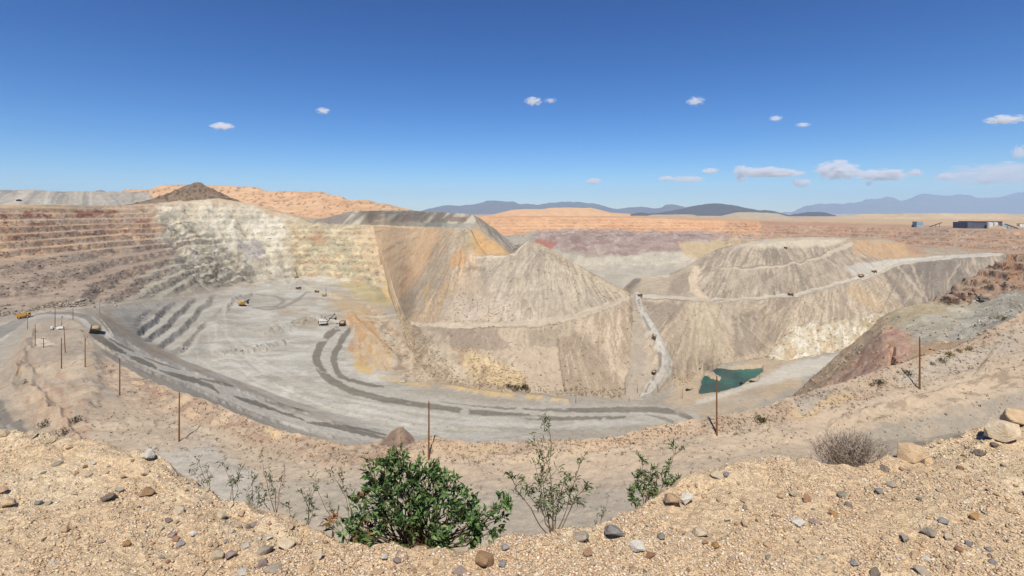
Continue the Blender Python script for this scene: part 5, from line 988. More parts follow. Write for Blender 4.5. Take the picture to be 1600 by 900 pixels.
def put(o, u, v, yaw, s, label, cat, group=None, start=30.0, sink=0.0):
    loc, nor = gp(u, v, start); o.location = (loc.x, loc.y, loc.z - sink); o.scale = (s, s, s)
    q = Vector((0, 0, 1)).rotation_difference(nor if nor.z > .75 else Vector((0, 0, 1))); 
    o.rotation_mode = 'QUATERNION'; o.rotation_quaternion = q @ Matrix.Rotation(math.radians(yaw), 3, 'Z').to_quaternion()
    return props(o, label, cat, group)
GT = 'haul trucks working in the pit'
put(haul_truck(loaded=False), 37, 497, 35, .62, 'yellow empty haul truck coming round the far left road bend', 'haul truck', GT)
put(haul_truck(bed=BEDM), 147, 520, 128, .78, 'loaded haul truck driving away on the left haul road', 'haul truck', GT)
t1 = put(haul_truck(body=YDK, bed=BRWN, loaded=True), 535, 509, 95, .92, 'brown haul truck waiting beside the white shovel', 'haul truck', GT)
SMALL = [(466, 452, 0, .75, 'far haul truck on the upper pit floor below the mast'), (495, 457, 180, .62, 'far dusty truck beside the drill rig with brown mast'), (1022, 584, 60, .42, 'dump truck low on the grey ramp'), (1021, 527, 250, .42, 'dump truck higher up the grey ramp'), (1235, 462, 12, .52, 'dump truck on the middle of the terrace road'),
         (1345, 433, 20, .55, 'rear one of two trucks following each other up the terrace road'), (1366, 426, 20, .55, 'front one of two trucks following each other up the terrace road'), (1227, 388, 10, .35, 'tiny dump truck on the pale top of the terraces'), (1000, 463, 0, .4, 'small truck at the head of the grey ramp')]
for u, v, yaw, s, lab in SMALL: put(copy_tree(t1), u, v, yaw, s, lab, 'haul truck', GT)
put(rope_shovel('mining_shovel', WHT, 48, 8), 507, 508, 25, .95, 'white electric shovel digging at the rubble ledge', 'shovel')
put(rope_shovel('mining_shovel', simple('dusty_grey_paint', K(128, 124, 120), .6, var=.2), 62, 20), 1533, 472, 155, .55, 'grey shovel with dark raised boom on the pale right bench', 'shovel')
put(hydraulic_shovel('hydraulic_shovel'), 379, 478, 60, 1.05, 'yellow hydraulic shovel on the upper pit floor', 'shovel')
put(drill_rig('drill_rig', 16), 507, 463, 20, .95, 'drill rig with tall brown mast on the pale pad', 'drill rig')
put(drill_rig('drill_rig', 19), 464, 434, 0, 1.0, 'farthest drill rig, its thin mast against the pale wall', 'drill rig')
put(service_truck('service_truck'), 81, 515, 128, .55, 'white tank service truck parked on the knoll', 'truck')
put(light_plant('light_plant'), 94, 515, 20, 1.0, 'lamp trailer parked right of the white service truck', 'trailer')
put(pickup('pickup_truck'), 631, 597, 170, .95, 'white pickup parked at the yellow windrow by the bottom road', 'pickup')
for u, v, yaw, lab in ((1075, 610, 30, 'dark pump skid left of the pond'), (1175, 597, 10, 'pump skid on the shore between the two short poles'), (1160, 600, 0, 'dark pump skid at the left shore pole')):
    put(pump_skid('pump_skid'), u, v, yaw, .8, lab, 'pump')

# --- plant on the far rim
def shed():
    loc, _ = gp(1540, 357, 200); d = loc.y; s = d / F
    t = empty('processing_shed', loc); w, h, dp = 54 * s, 11 * s, 40.0; x0 = -28 * s
    MB().box((x0 + w * .5, dp / 2, h * .45 - 2), (w, dp, h * .9 + 4)).build('wall', BLUE, t)
    rf = MB(); rf.prism([(x0 + 9 * s, h * .9), (x0 + w + .5, h * .9), (x0 + w + .5, h * 1.02), (x0 + 9 * s, h * 1.02)], -1.0, dp + 1); rf.build('roof', BRWN, t)
    MB().prism([(x0 + w, -4), (x0 + w + 20 * s, -4), (x0 + w + 20 * s, .6 * s), (x0 + w, h * .75)], 2, dp).build('lean_to', LBLU, t)
    p = MB()
    for k in range(9): p.box((x0 + 3 * s + k * 6 * s, -.15, h * .4), (.5, .3, h * .8))
    p.build('column', BLUE, t)
    props(t, 'long dark blue shed with brown roof on the far right rim', 'shed')
    for u, lab in ((1541, 'left one of two white tanks in front of the shed'), (1549.5, 'right one of two white tanks in front of the shed')):
        k = empty('storage_tank', loc + Vector(((u - 1540) * s, -9, 0))); r = 3.8 * s if u < 1545 else 3.2 * s
        MB().tube((0, 0, -3), (0, 0, 9.2 * s), r, n=26).build('tank_shell', WHT, k); MB().tube((0, 0, 9.2 * s), (0, 0, 9.9 * s), r, r * .2, n=26).build('tank_roof', WHT, k)
        props(k, lab, 'tank', 'white tanks at the shed')
    c = empty('stockpile', loc + Vector((2 * s, -26, -3)))
    bm = bmesh.new(); bmesh.ops.create_cone(bm, segments=40, radius1=17 * s, radius2=2, depth=6.5 * s + 3, cap_ends=True)
    bmesh.ops.subdivide_edges(bm, edges=bm.edges, cuts=2)
    for v in bm.verts: v.co += Vector((mnoise.noise(v.co * .15), mnoise.noise(v.co * .15 + Vector((9, 0, 0))), mnoise.noise(v.co * .15 + Vector((0, 9, 0))))) * 1.6; v.co.z += 3.2 * s
    me = bpy.data.meshes.new('stockpile'); bm.to_mesh(me); bm.free(); link('pile', me, c, simple('stockpile_ore', K(196, 166, 128), .95, var=.25, scale=.1, spec=.05)); props(c, 'tan ore stockpile in front of the dark blue shed', 'stockpile')
    v = empty('conveyor', loc + Vector((28 * s, -4, 0)))
    MB().box((10 * s, 0, 3.6 * s), (21 * s, 2.4, 1.6), rot=Matrix.Rotation(math.radians(19), 3, 'Y')).build('belt_gallery', DRK, v)
    m = MB()
    for k in range(4): m.tube((4 * s + k * 5 * s, 0, -3), (4 * s + k * 5 * s, 0, 5.4 * s - k * 1.7 * s), .5, n=6)
    m.build('trestle', DRK, v); props(v, 'dark conveyor sloping down right of the shed', 'conveyor')
    loc2, _ = gp(1437, 355, 200); s = loc2.y / F; b = empty('crusher_building', loc2)
    MB().box((0, 6, 4 * s - 2), (10 * s, 14, 8.5 * s + 4)).build('wall', LBLU, b); MB().box((-6.5 * s, 4, 1.6 * s), (4 * s, 9, 4 * s)).build('lean_to', BLUE, b); MB().box((0, 6, 8.6 * s), (10.6 * s, 15, .8)).build('roof', LBLU, b)
    w = MB()
    for k in range(3): w.box((-3 * s + k * 3 * s, -1.1, 5 * s), (1.2 * s, .2, 1.2 * s))
    w.build('window', GLS, b); props(b, 'pale blue crusher building standing alone left of the shed', 'building')
    l3, _ = gp(1462, 354.5, 200); v = empty('conveyor', l3); s = l3.y / F
    MB().box((0, 0, 3.5 * s), (20 * s, 2.2, 1.4), rot=Matrix.Rotation(math.radians(-18), 3, 'Y')).build('belt_gallery', DRK, v)
    m = MB()
    for k in range(3): m.tube((-6 * s + k * 6 * s, 0, -2), (-6 * s + k * 6 * s, 0, (1.5 + k * 2) * s), .45, n=6)
    m.build('trestle', DRK, v); props(v, 'dark stacker conveyor right of the pale blue building', 'conveyor')
    l4, _ = gp(1597, 354, 200); b = empty('site_hut', l4); s = l4.y / F
    MB().box((0, 4, 2.2 * s - 1), (7 * s, 9, 4.4 * s + 2)).build('wall', WHT, b); MB().box((0, 4, 4.6 * s), (7.6 * s, 10, .6)).build('roof', BRWN, b); MB().box((1 * s, -.6, 2.4 * s), (1.2 * s, .2, 1.2 * s)).build('window', GLS, b); props(b, 'small white hut at the right end of the far rim', 'hut')
    l5, _ = gp(28, 314.5, 200)
    if l5:
        s = l5.y / F; b = empty('site_hut', l5); MB().box((0, 4, .9 * s), (6 * s, 8, 2.4 * s + 2)).build('wall', DRK, b); MB().prism([(-3.4 * s, 2 * s), (0, 3.2 * s), (3.4 * s, 2 * s)], -.5, 8.5).build('roof', DRK, b); props(b, 'tiny dark hut on the far left plateau', 'hut')
shed()
# ------------------------------------------------------------------ foreground stones
def hull_rock(seed, n=16, rough=.12, flat=.75, box=0.0):
    r = random.Random(seed); bm = bmesh.new()
    for i in range(n):
        v = Vector((r.gauss(0, 1), r.gauss(0, 1), r.gauss(0, 1))).normalized()
        if box: v = Vector([math.copysign(abs(c) ** (1 - box), c) for c in v])
        v *= 1 - rough * r.random(); bm.verts.new((v.x, v.y * (.72 + .25 * r.random()), v.z * flat))
    bmesh.ops.convex_hull(bm, input=bm.verts)
    bmesh.ops.delete(bm, geom=[v for v in bm.verts if not v.link_faces], context='VERTS')
    bmesh.ops.triangulate(bm, faces=bm.faces)
    return bm
def rock_mesh(seed, n=18, sub=2, **k):
    bm = hull_rock(seed, n, **k)
    bmesh.ops.bevel(bm, geom=list(bm.edges), offset=.07, segments=1, affect='EDGES', clamp_overlap=True)
    bmesh.ops.triangulate(bm, faces=bm.faces)
    bmesh.ops.subdivide_edges(bm, edges=bm.edges, cuts=sub - 1 if sub > 1 else 1, use_grid_fill=True)
    for v in bm.verts:
        q = v.co * 2.1 + Vector((seed * 3.1, 0, 0)); v.co += v.co.normalized() * (mnoise.noise(q) * .06 + mnoise.noise(q * 3.3) * .03)
    me = bpy.data.meshes.new('stone'); bm.to_mesh(me); bm.free(); return me
def stone_mat(name, c, c2, sc=14):
    m = bpy.data.materials.new(name); m.use_nodes = True; nt = m.node_tree; b = nt.nodes['Principled BSDF']
    b.inputs['Roughness'].default_value = .9; b.inputs['Specular IOR Level'].default_value = .12
    tc = nd(nt, 'ShaderNodeTexCoord'); oi = nd(nt, 'ShaderNodeObjectInfo'); ad = nd(nt, 'ShaderNodeVectorMath', operation='ADD'); nt.links.new(tc.outputs['Object'], ad.inputs[0]); nt.links.new(oi.outputs['Location'], ad.inputs[1])
    nz = nd(nt, 'ShaderNodeTexNoise', Scale=2.6, Detail=7.0, Roughness=.7); nt.links.new(ad.outputs[0], nz.inputs['Vector'])
    cr = nd(nt, 'ShaderNodeValToRGB'); cr.color_ramp.elements[0].color = (*c, 1); cr.color_ramp.elements[1].color = (*c2, 1); cr.color_ramp.elements[0].position = .38; cr.color_ramp.elements[1].position = .64
    nt.links.new(nz.outputs['Fac'], cr.inputs['Fac'])
    r = nd(nt, 'ShaderNodeMapRange'); r.inputs['To Min'].default_value = .82; r.inputs['To Max'].default_value = 1.15; nt.links.new(oi.outputs['Random'], r.inputs['Value'])
    mx = nd(nt, 'ShaderNodeVectorMath', operation='SCALE'); nt.links.new(cr.outputs[0], mx.inputs[0]); nt.links.new(r.outputs[0], mx.inputs['Scale']); nt.links.new(mx.outputs[0], b.inputs['Base Color'])
    n2 = nd(nt, 'ShaderNodeTexNoise', Scale=9.0, Detail=6.0, Roughness=.7); nt.links.new(ad.outputs[0], n2.inputs['Vector'])
    bp = nd(nt, 'ShaderNodeBump', Strength=.5, Distance=.05); nt.links.new(n2.outputs['Fac'], bp.inputs['Height']); nt.links.new(bp.outputs[0], b.inputs['Normal'])
    return m
SM = {'tan': ((214, 184, 146), (196, 160, 120)), 'pale': ((230, 212, 180), (208, 184, 148)), 'white': ((238, 232, 220), (212, 204, 188)), 'grey': ((174, 162, 146), (196, 180, 156)), 'dark': ((130, 118, 108), (156, 140, 122)), 'mauve': ((160, 142, 138), (184, 164, 150)),
      'slate': ((150, 147, 148), (178, 170, 160)), 'brown': ((160, 124, 92), (182, 146, 108)), 'rust': ((178, 128, 96), (194, 150, 118)), 'ochre': ((206, 158, 84), (190, 150, 104)), 'greenish': ((146, 148, 134), (168, 164, 146)), 'orange': ((228, 200, 160), (208, 174, 132))}
STONE = {k: stone_mat('stone_' + k, K(*a), K(*b)) for k, (a, b) in SM.items()}
ANG = [rock_mesh(100 + i, 13 + i % 5, 2, rough=.28, box=.25) for i in range(7)]; RND = [rock_mesh(200 + i, 26, 2, rough=.08) for i in range(5)]; FLT = [rock_mesh(300 + i, 15, 2, rough=.2, flat=.38) for i in range(5)]
MESHC = {}
def mcopy(me, mat):
    k = (me.name, mat.name)
    if k not in MESHC:
        c = me.copy(); c.materials.clear(); c.materials.append(mat); MESHC[k] = c
    return MESHC[k]
def stone(u, v, w, col, shape='a', asp=1.0, label=None, group=None, name='stone', sink=.22, yaw=None, start=.3):
    loc, nor = gp(u, v, start)
    k = 0
    while (loc is None or loc.y > 9) and k < 14: v += 2; k += 1; loc, nor = gp(u, v, start)
    if loc is None or loc.y > 9: return None
    pool = {'a': ANG, 'r': RND, 'f': FLT}[shape]; me = mcopy(pool[int(rnd.random() * len(pool))], STONE[col])
    o = link(name, me); r = w / 2 / F * loc.y * 1.04; hgt = {'a': .75, 'r': .75, 'f': .38}[shape] * r * asp
    o.scale = (r, r, r * asp); o.rotation_euler = (rnd.uniform(-.25, .25), rnd.uniform(-.25, .25), rnd.uniform(0, 6.28) if yaw is None else yaw)
    o.location = loc + Vector((0, 0, hgt * (1 - 2 * sink)))
    return props(o, label, 'stone' if w < 34 else 'boulder', group)
BIG = [(232, 716, 22, 'white', 'r', 1.2, 'pale block standing upright on the left gravel crest'), (15, 791, 23, 'orange', 'a', 1.0, 'orange-brown angular stone near the left edge'), (66, 765, 22, 'pale', 'f', 1.1, 'pale flat stone left of the dark slab'), (228, 774, 30, 'brown', 'f', 1.3, 'brown wedge-shaped stone lying right of the dark slab'),
 (171, 782, 27, 'dark', 'a', .7, 'dark brown-grey slab on the left gravel'), (186, 768, 15, 'grey', 'a', .9, 'grey chip just behind the dark slab'), (89, 727, 21, 'grey', 'f', 1.0, 'grey slab lying near the left crest'), (60, 788, 12, 'greenish', 'r', 1, 'round greenish pebble below the pale flat stone'), (75, 788, 11, 'grey', 'r', .9, 'grey pebble right of the greenish pebble'),
 (4, 768, 16, 'tan', 'a', .8, 'tan stone cut by the left picture edge'), (277, 800, 24, 'pale', 'f', 1.2, 'pale flat stone above the cream pebble on the left slope'), (346, 809, 15, 'pale', 'r', 1, 'round cream stone high on the left slope'), (263, 815, 13, 'dark', 'a', .8, 'small dark stone below the pale flat one'), (270, 838, 13, 'mauve', 'r', .8, 'purple pebble above the rusty one'),
 (275, 844, 13, 'rust', 'a', .9, 'rusty pebble touching the blue-grey one'), (282, 853, 14, 'slate', 'r', 1, 'blue-grey round pebble below the rusty one'), (302, 836, 11, 'white', 'r', 1, 'white pebble right of the purple one'), (340, 871, 23, 'pale', 'r', .9, 'large pale round stone at lower left centre'), (362, 870, 19, 'mauve', 'a', 1, 'pinkish stone right of the large pale round one'),
 (198, 851, 14, 'ochre', 'r', .7, 'yellow pebble on the lower left gravel'), (159, 847, 12, 'mauve', 'f', 1, 'purple flat pebble left of the yellow one'), (379, 898, 20, 'white', 'r', .8, 'white stone at the bottom edge left of centre'), (48, 684, 20, 'pale', 'a', .9, 'pale boulder on the far left crest'), (80, 690, 17, 'pale', 'a', .8, 'second pale boulder along the far left crest'), (4, 680, 18, 'pale', 'a', .9, 'pale boulder at the left end of the crest'),
 (446, 856, 31, 'pale', 'a', .9, 'big pale angular stone left of the green bush'), (416, 864, 28, 'grey', 'a', .8, 'grey-tan wedge beside the big pale angular stone'), (494, 871, 24, 'pale', 'a', .8, 'pale stone below the left end of the bush'), (428, 893, 34, 'grey', 'f', 1.1, 'long grey slab at the bottom left of centre'), (409, 884, 18, 'mauve', 'a', 1, 'mauve stone above the long grey slab'), (421, 842, 13, 'white', 'a', .7, 'white chip behind the grey-tan wedge'),
 (478, 894, 22, 'tan', 'r', .7, 'tan rounded stone at the bottom below the pale stone'), (387, 825, 11, 'dark', 'a', 1, 'dark chip on the slope edge'), (397, 823, 12, 'mauve', 'r', 1, 'mauve pebble right of the dark chip'), (757, 881, 32, 'brown', 'r', 1.15, 'brown-grey round boulder below the right end of the bush'), (785, 884, 15, 'slate', 'f', 1.8, 'slate-blue stone right of the round boulder'), (717, 896, 28, 'mauve', 'f', 1.2, 'flat mauve stone at the bottom centre'),
 (621, 876, 17, 'mauve', 'f', 1, 'small mauve stone under the bush'), (790, 858, 15, 'slate', 'a', 1.0, 'blue-grey stone against the bush foot'), (590, 897, 22, 'tan', 'a', .6, 'tan stone at the bottom edge below the bush'), (961, 837, 35, 'slate', 'a', .8, 'large purple-blue stone on the crest'), (907, 843, 30, 'grey', 'r', .75, 'grey rounded stone left of the purple-blue one'), (997, 859, 27, 'white', 'r', .95, 'speckled white round stone below the purple-blue one'),
 (918, 867, 20, 'brown', 'a', .8, 'brown stone below the grey rounded one'), (1018, 871, 18, 'rust', 'a', .9, 'rusty angular stone right of the white round one'), (1033, 841, 14, 'greenish', 'r', 1, 'grey-green pebble right of the purple-blue stone'), (1074, 786, 26, 'white', 'a', 1.1, 'white block leaning on the crest beside a hollow'), (1052, 786, 30, 'tan', 'a', .9, 'tan block left of the white leaning block'), (1120, 745, 22, 'pale', 'r', .7, 'pale rounded stone on the right crest'), (1135, 744, 13, 'slate', 'a', .9, 'grey stone touching the pale rounded one'),
 (1095, 836, 26, 'pale', 'a', .8, 'pale stone half buried right of centre'), (1119, 855, 14, 'ochre', 'a', 1, 'yellowish stone below the half buried pale one'), (1103, 849, 11, 'rust', 'a', .8, 'red-brown chip left of the yellowish stone'), (1260, 783, 14, 'rust', 'a', 1.4, 'upright red stone on the right gravel'), (1300, 806, 19, 'ochre', 'f', 1.5, 'orange-yellow stone below the red one'), (1315, 776, 15, 'greenish', 'r', .9, 'grey-green round stone right of the red one'), (1247, 819, 21, 'white', 'r', .65, 'white oval stone left of the flat mauve patch'), (1274, 817, 24, 'mauve', 'f', .8, 'flat mauve stone right of the white oval one'),
 (1242, 774, 17, 'pale', 'a', .9, 'cream stone left of the upright red one'), (1325, 791, 13, 'grey', 'a', 1, 'small grey cube-like stone on the right gravel'), (1393, 760, 16, 'grey', 'r', .9, 'right one of a touching grey pair'), (1374, 770, 17, 'slate', 'a', .8, 'left one of a touching grey pair'), (1366, 898, 22, 'dark', 'a', .8, 'dark purple stone at the bottom right of centre'), (1335, 882, 18, 'slate', 'f', 1.4, 'blue-grey chip above the dark purple stone'),
 (1422, 703, 48, 'orange', 'a', .85, 'big pale orange boulder on the right crest'), (1382, 736, 20, 'dark', 'f', 1.6, 'dark wedge below the big pale orange boulder'), (1566, 682, 56, 'pale', 'a', .95, 'big pale cracked boulder at the right crest'), (1592, 664, 50, 'orange', 'a', .9, 'cream boulder behind the cracked one at the right edge'), (1530, 710, 22, 'dark', 'f', 1.2, 'dark flat stone below the cracked boulder'), (1554, 698, 15, 'dark', 'a', .8, 'small dark stone right of the dark flat one'),
 (1449, 835, 26, 'grey', 'f', 1.2, 'tan-grey slab tilted on the right gravel'), (1473, 816, 19, 'slate', 'f', 1.3, 'blue-grey slab right of the tan-grey one'), (1523, 809, 18, 'ochre', 'a', .8, 'brown-ochre stone on the right gravel'), (1479, 841, 18, 'pale', 'f', 1.4, 'pale flat stone below the blue-grey slab'), (1409, 843, 24, 'grey', 'f', 1.4, 'grey-brown slab left of the tilted one'), (1500, 733, 12, 'rust', 'a', .8, 'small red stone below the right crest'), (1510, 786, 9, 'white', 'r', 1, 'tiny white pebble on the right gravel'),
 (1448, 876, 13, 'white', 'r', 1, 'bright white pebble at lower right'), (1440, 896, 24, 'grey', 'r', .8, 'tan-grey round stone at the bottom right'), (1499, 861, 14, 'rust', 'r', .9, 'brown pebble at lower right'), (1551, 881, 12, 'slate', 'r', 1, 'grey pebble near the lower right corner'), (1513, 852, 13, 'slate', 'a', 1, 'slate stone above the brown pebble'), (1429, 869, 20, 'tan', 'f', 1.2, 'tan flat stone left of the bright white pebble'), (1450, 724, 24, 'orange', 'a', .7, 'tan clod below the big pale orange boulder')]
for i, (u, v, w, c, s, a, lab) in enumerate(BIG):
    stone(u, v, w, c, s, a, lab, 'larger stones lying on the gravel', 'boulder' if w >= 34 else 'stone', yaw=rnd.uniform(-.6, .6))
def edge_v(u): return np.interp(u, [a for a, _ in EDGE], [b for _, b in EDGE])
PAL = ['tan'] * 9 + ['pale'] * 8 + ['orange'] * 3 + ['grey'] * 1 + ['brown'] * 2 + ['mauve'] * 1 + ['white', 'white', 'rust', 'slate', 'orange', 'orange', 'greenish']
taken = [(b[0], b[1], b[2]) for b in BIG]; cnt = 0; tries = 0
import re as _re
SHORT = {}
for b_ in BIG:
    s_ = _re.split(r' (?:on|left of|right of|below|above|at|near|beside|lying|behind|touching|against|under|half|cut|along|standing|leaning|tilted|just|from|high|wedge) ?', b_[6])[0]; SHORT.setdefault(s_, []).append(b_)
SHORT = {k: v[0] for k, v in SHORT.items() if len(v) == 1 and len(k.split()) >= 2 and not k.startswith(('left one', 'right one', 'small'))}
USED = set()
def beside(u, v, cw):
    for k, b_ in sorted(SHORT.items(), key=lambda t: (t[1][0] - u) ** 2 + 2.5 * (t[1][1] - v) ** 2)[:4]:
        du_, dv_ = u - b_[0], v - b_[1]
        if math.hypot(du_, dv_) > 150: continue
        d_ = ('right of' if du_ > 0 else 'left of') if abs(du_) > abs(dv_) else ('below' if dv_ > 0 else 'behind')
        for w_ in (('just ' if math.hypot(du_, dv_) < 40 else 'a little ') , 'farther ', 'well '):
            lab = 'small %s stone %s%s the %s' % (cw, w_, d_, k)
            if lab not in USED and 4 <= len(lab.split()) <= 16: USED.add(lab); return lab
    return None
AREA = [(0, 400, 'left'), (400, 1000, 'middle'), (1000, 1600, 'right')]
while cnt < 215 and tries < 4000:
    tries += 1
    u = rnd.uniform(-10, 1610); e = float(edge_v(u)); v = e + 3 + (905 - e) * rnd.random() ** 1.25; w = 6.5 + 8.0 * rnd.random() ** 2.2
    if float(vnoise(np.array(u / 90), np.array(v / 35), 8)) < .42: continue
    if any(abs(u - a) < (w + c) * .55 and abs(v - b) < (w + c) * .5 for a, b, c in taken): continue
    c = rnd.choice(PAL); ar = next((n for a, b, n in AREA if a <= u < b), 'left' if u < 0 else 'right')
    cw = {'tan': 'tan', 'pale': 'cream', 'white': 'white', 'grey': 'grey', 'dark': 'dark', 'mauve': 'mauve', 'slate': 'slate-blue', 'brown': 'brown', 'rust': 'rusty red', 'ochre': 'ochre', 'greenish': 'grey-green', 'orange': 'orange-tan'}[c]
    if stone(u, v, w, c, rnd.choice('aaarf'), rnd.uniform(.7, 1.1), beside(u, v, cw) or 'small %s stone scattered on the %s foreground gravel' % (cw, ar), 'small %s stones on the %s gravel' % (cw, ar), 'small_stone'):
        taken.append((u, v, w)); cnt += 1
# pebbles too many to count
def pebbles(n):
    base = []
    for i in range(8):
        bm = hull_rock(400 + i, 9, .2, .7); bm.verts.ensure_lookup_table(); base.append((np.array([v.co[:] for v in bm.verts]), np.array([[v.index for v in f.verts] for f in bm.faces]))); bm.free()
    # sample ground cells evenly by area in the nearest stretch of the sheet
    nr, nc = G.V.shape
    A = (G.V < 960) & (G.V > 600) & (G.U > -120) & (G.U < 1720) & (G.D < 6.2)
    edge_row = 2 + 6 + 60 + 170 + 8
    A[edge_row:, :] = False
    idx = np.argwhere(A[:-1, :-1]); wgt = (G.D[:-1, :-1][A[:-1, :-1]]) ** 1.5 * (.25 + 1.5 * sm(fbm(G.X[:-1, :-1][A[:-1, :-1]] / .35, G.Y[:-1, :-1][A[:-1, :-1]] / .35, 3, 88), -.3, .5)); wgt /= wgt.sum()
    pick = idx[RNG.choice(len(idx), n, p=wgt)]; r0, c0_ = pick[:, 0], pick[:, 1]; fr, fc = RNG.random(n), RNG.random(n)
    P3 = np.stack([G.X, G.Y, G.Z], -1)
    pos = (P3[r0, c0_] * ((1 - fr) * (1 - fc))[:, None] + P3[r0 + 1, c0_] * (fr * (1 - fc))[:, None] + P3[r0, c0_ + 1] * ((1 - fr) * fc)[:, None] + P3[r0 + 1, c0_ + 1] * (fr * fc)[:, None])
    size = 0.0026 + 0.0115 * RNG.random(n) ** 3.6
    pal = np.array([K(*x) for x in ((226, 200, 162), (216, 184, 142), (236, 218, 188), (230, 206, 168), (206, 172, 130), (196, 178, 152), (172, 156, 138), (242, 234, 214), (186, 146, 108), (162, 140, 130), (220, 192, 152))])
    pw = np.array([6, 7, 3, 6, 5, 2, .8, .9, 1.2, .5, 6]); pc = pal[RNG.choice(len(pal), n, p=pw / pw.sum())] * (0.85 + .3 * RNG.random(n))[:, None] * np.array([1.02, 1.02, 1.06])
    VV, TT, CC = [], [], []; off = 0; kind = RNG.integers(0, 8, n)
    for k in range(8):
        s = np.nonzero(kind == k)[0]; bv, bf = base[k]; m = len(s); a = RNG.random(m) * 6.283; ca, sa = np.cos(a), np.sin(a)
        x = bv[None, :, 0] * ca[:, None] - bv[None, :, 1] * sa[:, None]; y = bv[None, :, 0] * sa[:, None] + bv[None, :, 1] * ca[:, None]; z = np.broadcast_to(bv[None, :, 2] * .85, x.shape)
        V3 = np.stack([x, y, z], -1) * size[s][:, None, None] + pos[s][:, None, :] + np.array([0, 0, .25]) * size[s][:, None, None]
        VV.append(V3.reshape(-1, 3)); TT.append((bf[None] + (np.arange(m) * len(bv))[:, None, None] + off).reshape(-1, 3)); CC.append(np.repeat(pc[s], len(bv), 0)); off += m * len(bv)
    me = np_mesh('gravel_pebbles', np.concatenate(VV), tris=np.concatenate(TT), cols=np.concatenate(CC))
    m = bpy.data.materials.new('pebble'); m.use_nodes = True; nt = m.node_tree; b = nt.nodes['Principled BSDF']; b.inputs['Roughness'].default_value = .92; b.inputs['Specular IOR Level'].default_value = .08
    at = nd(nt, 'ShaderNodeAttribute', attribute_name='Col'); nt.links.new(at.outputs['Color'], b.inputs['Base Color'])
    props(link('gravel_pebbles', me, None, m), 'loose tan pebbles covering the foreground', 'gravel', kind='stuff')
pebbles(60000)

# ------------------------------------------------------------------ plants
def leaf_material(name, c, c2, tr=.25):
    m = bpy.data.materials.new(name); m.use_nodes = True; nt = m.node_tree; b = nt.nodes['Principled BSDF']; b.inputs['Roughness'].default_value = .62; b.inputs['Specular IOR Level'].default_value = .16
    at = nd(nt, 'ShaderNodeAttribute', attribute_name='Col'); nt.links.new(at.outputs['Color'], b.inputs['Base Color'])
    t = nd(nt, 'ShaderNodeBsdfTranslucent'); nt.links.new(at.outputs['Color'], t.inputs['Color']); mx = nd(nt, 'ShaderNodeMixShader'); mx.inputs[0].default_value = tr
    nt.links.new(b.outputs[0], mx.inputs[1]); nt.links.new(t.outputs[0], mx.inputs[2]); nt.links.new(mx.outputs[0], nt.nodes['Material Output'].inputs['Surface'])
    return m
M_LEAF = leaf_material('green_leaf', None, None)
STEMM = simple('plant_stem', K(128, 106, 80), .85, var=.25, scale=30, spec=.1); TWIGM = simple('dry_twig', K(178, 160, 142), .9, var=.3, scale=20, spec=.05)
LV = np.array([(0, 0, 0), (-.5, .3, .10), (0, .32, 0), (.5, .3, .10), (-.42, .62, .08), (0, .65, -.03), (.42, .62, .08), (0, 1, -.14)]); LT = np.array([(0, 2, 1), (0, 3, 2), (1, 2, 5), (1, 5, 4), (2, 3, 6), (2, 6, 5), (4, 5, 7), (5, 6, 7)])
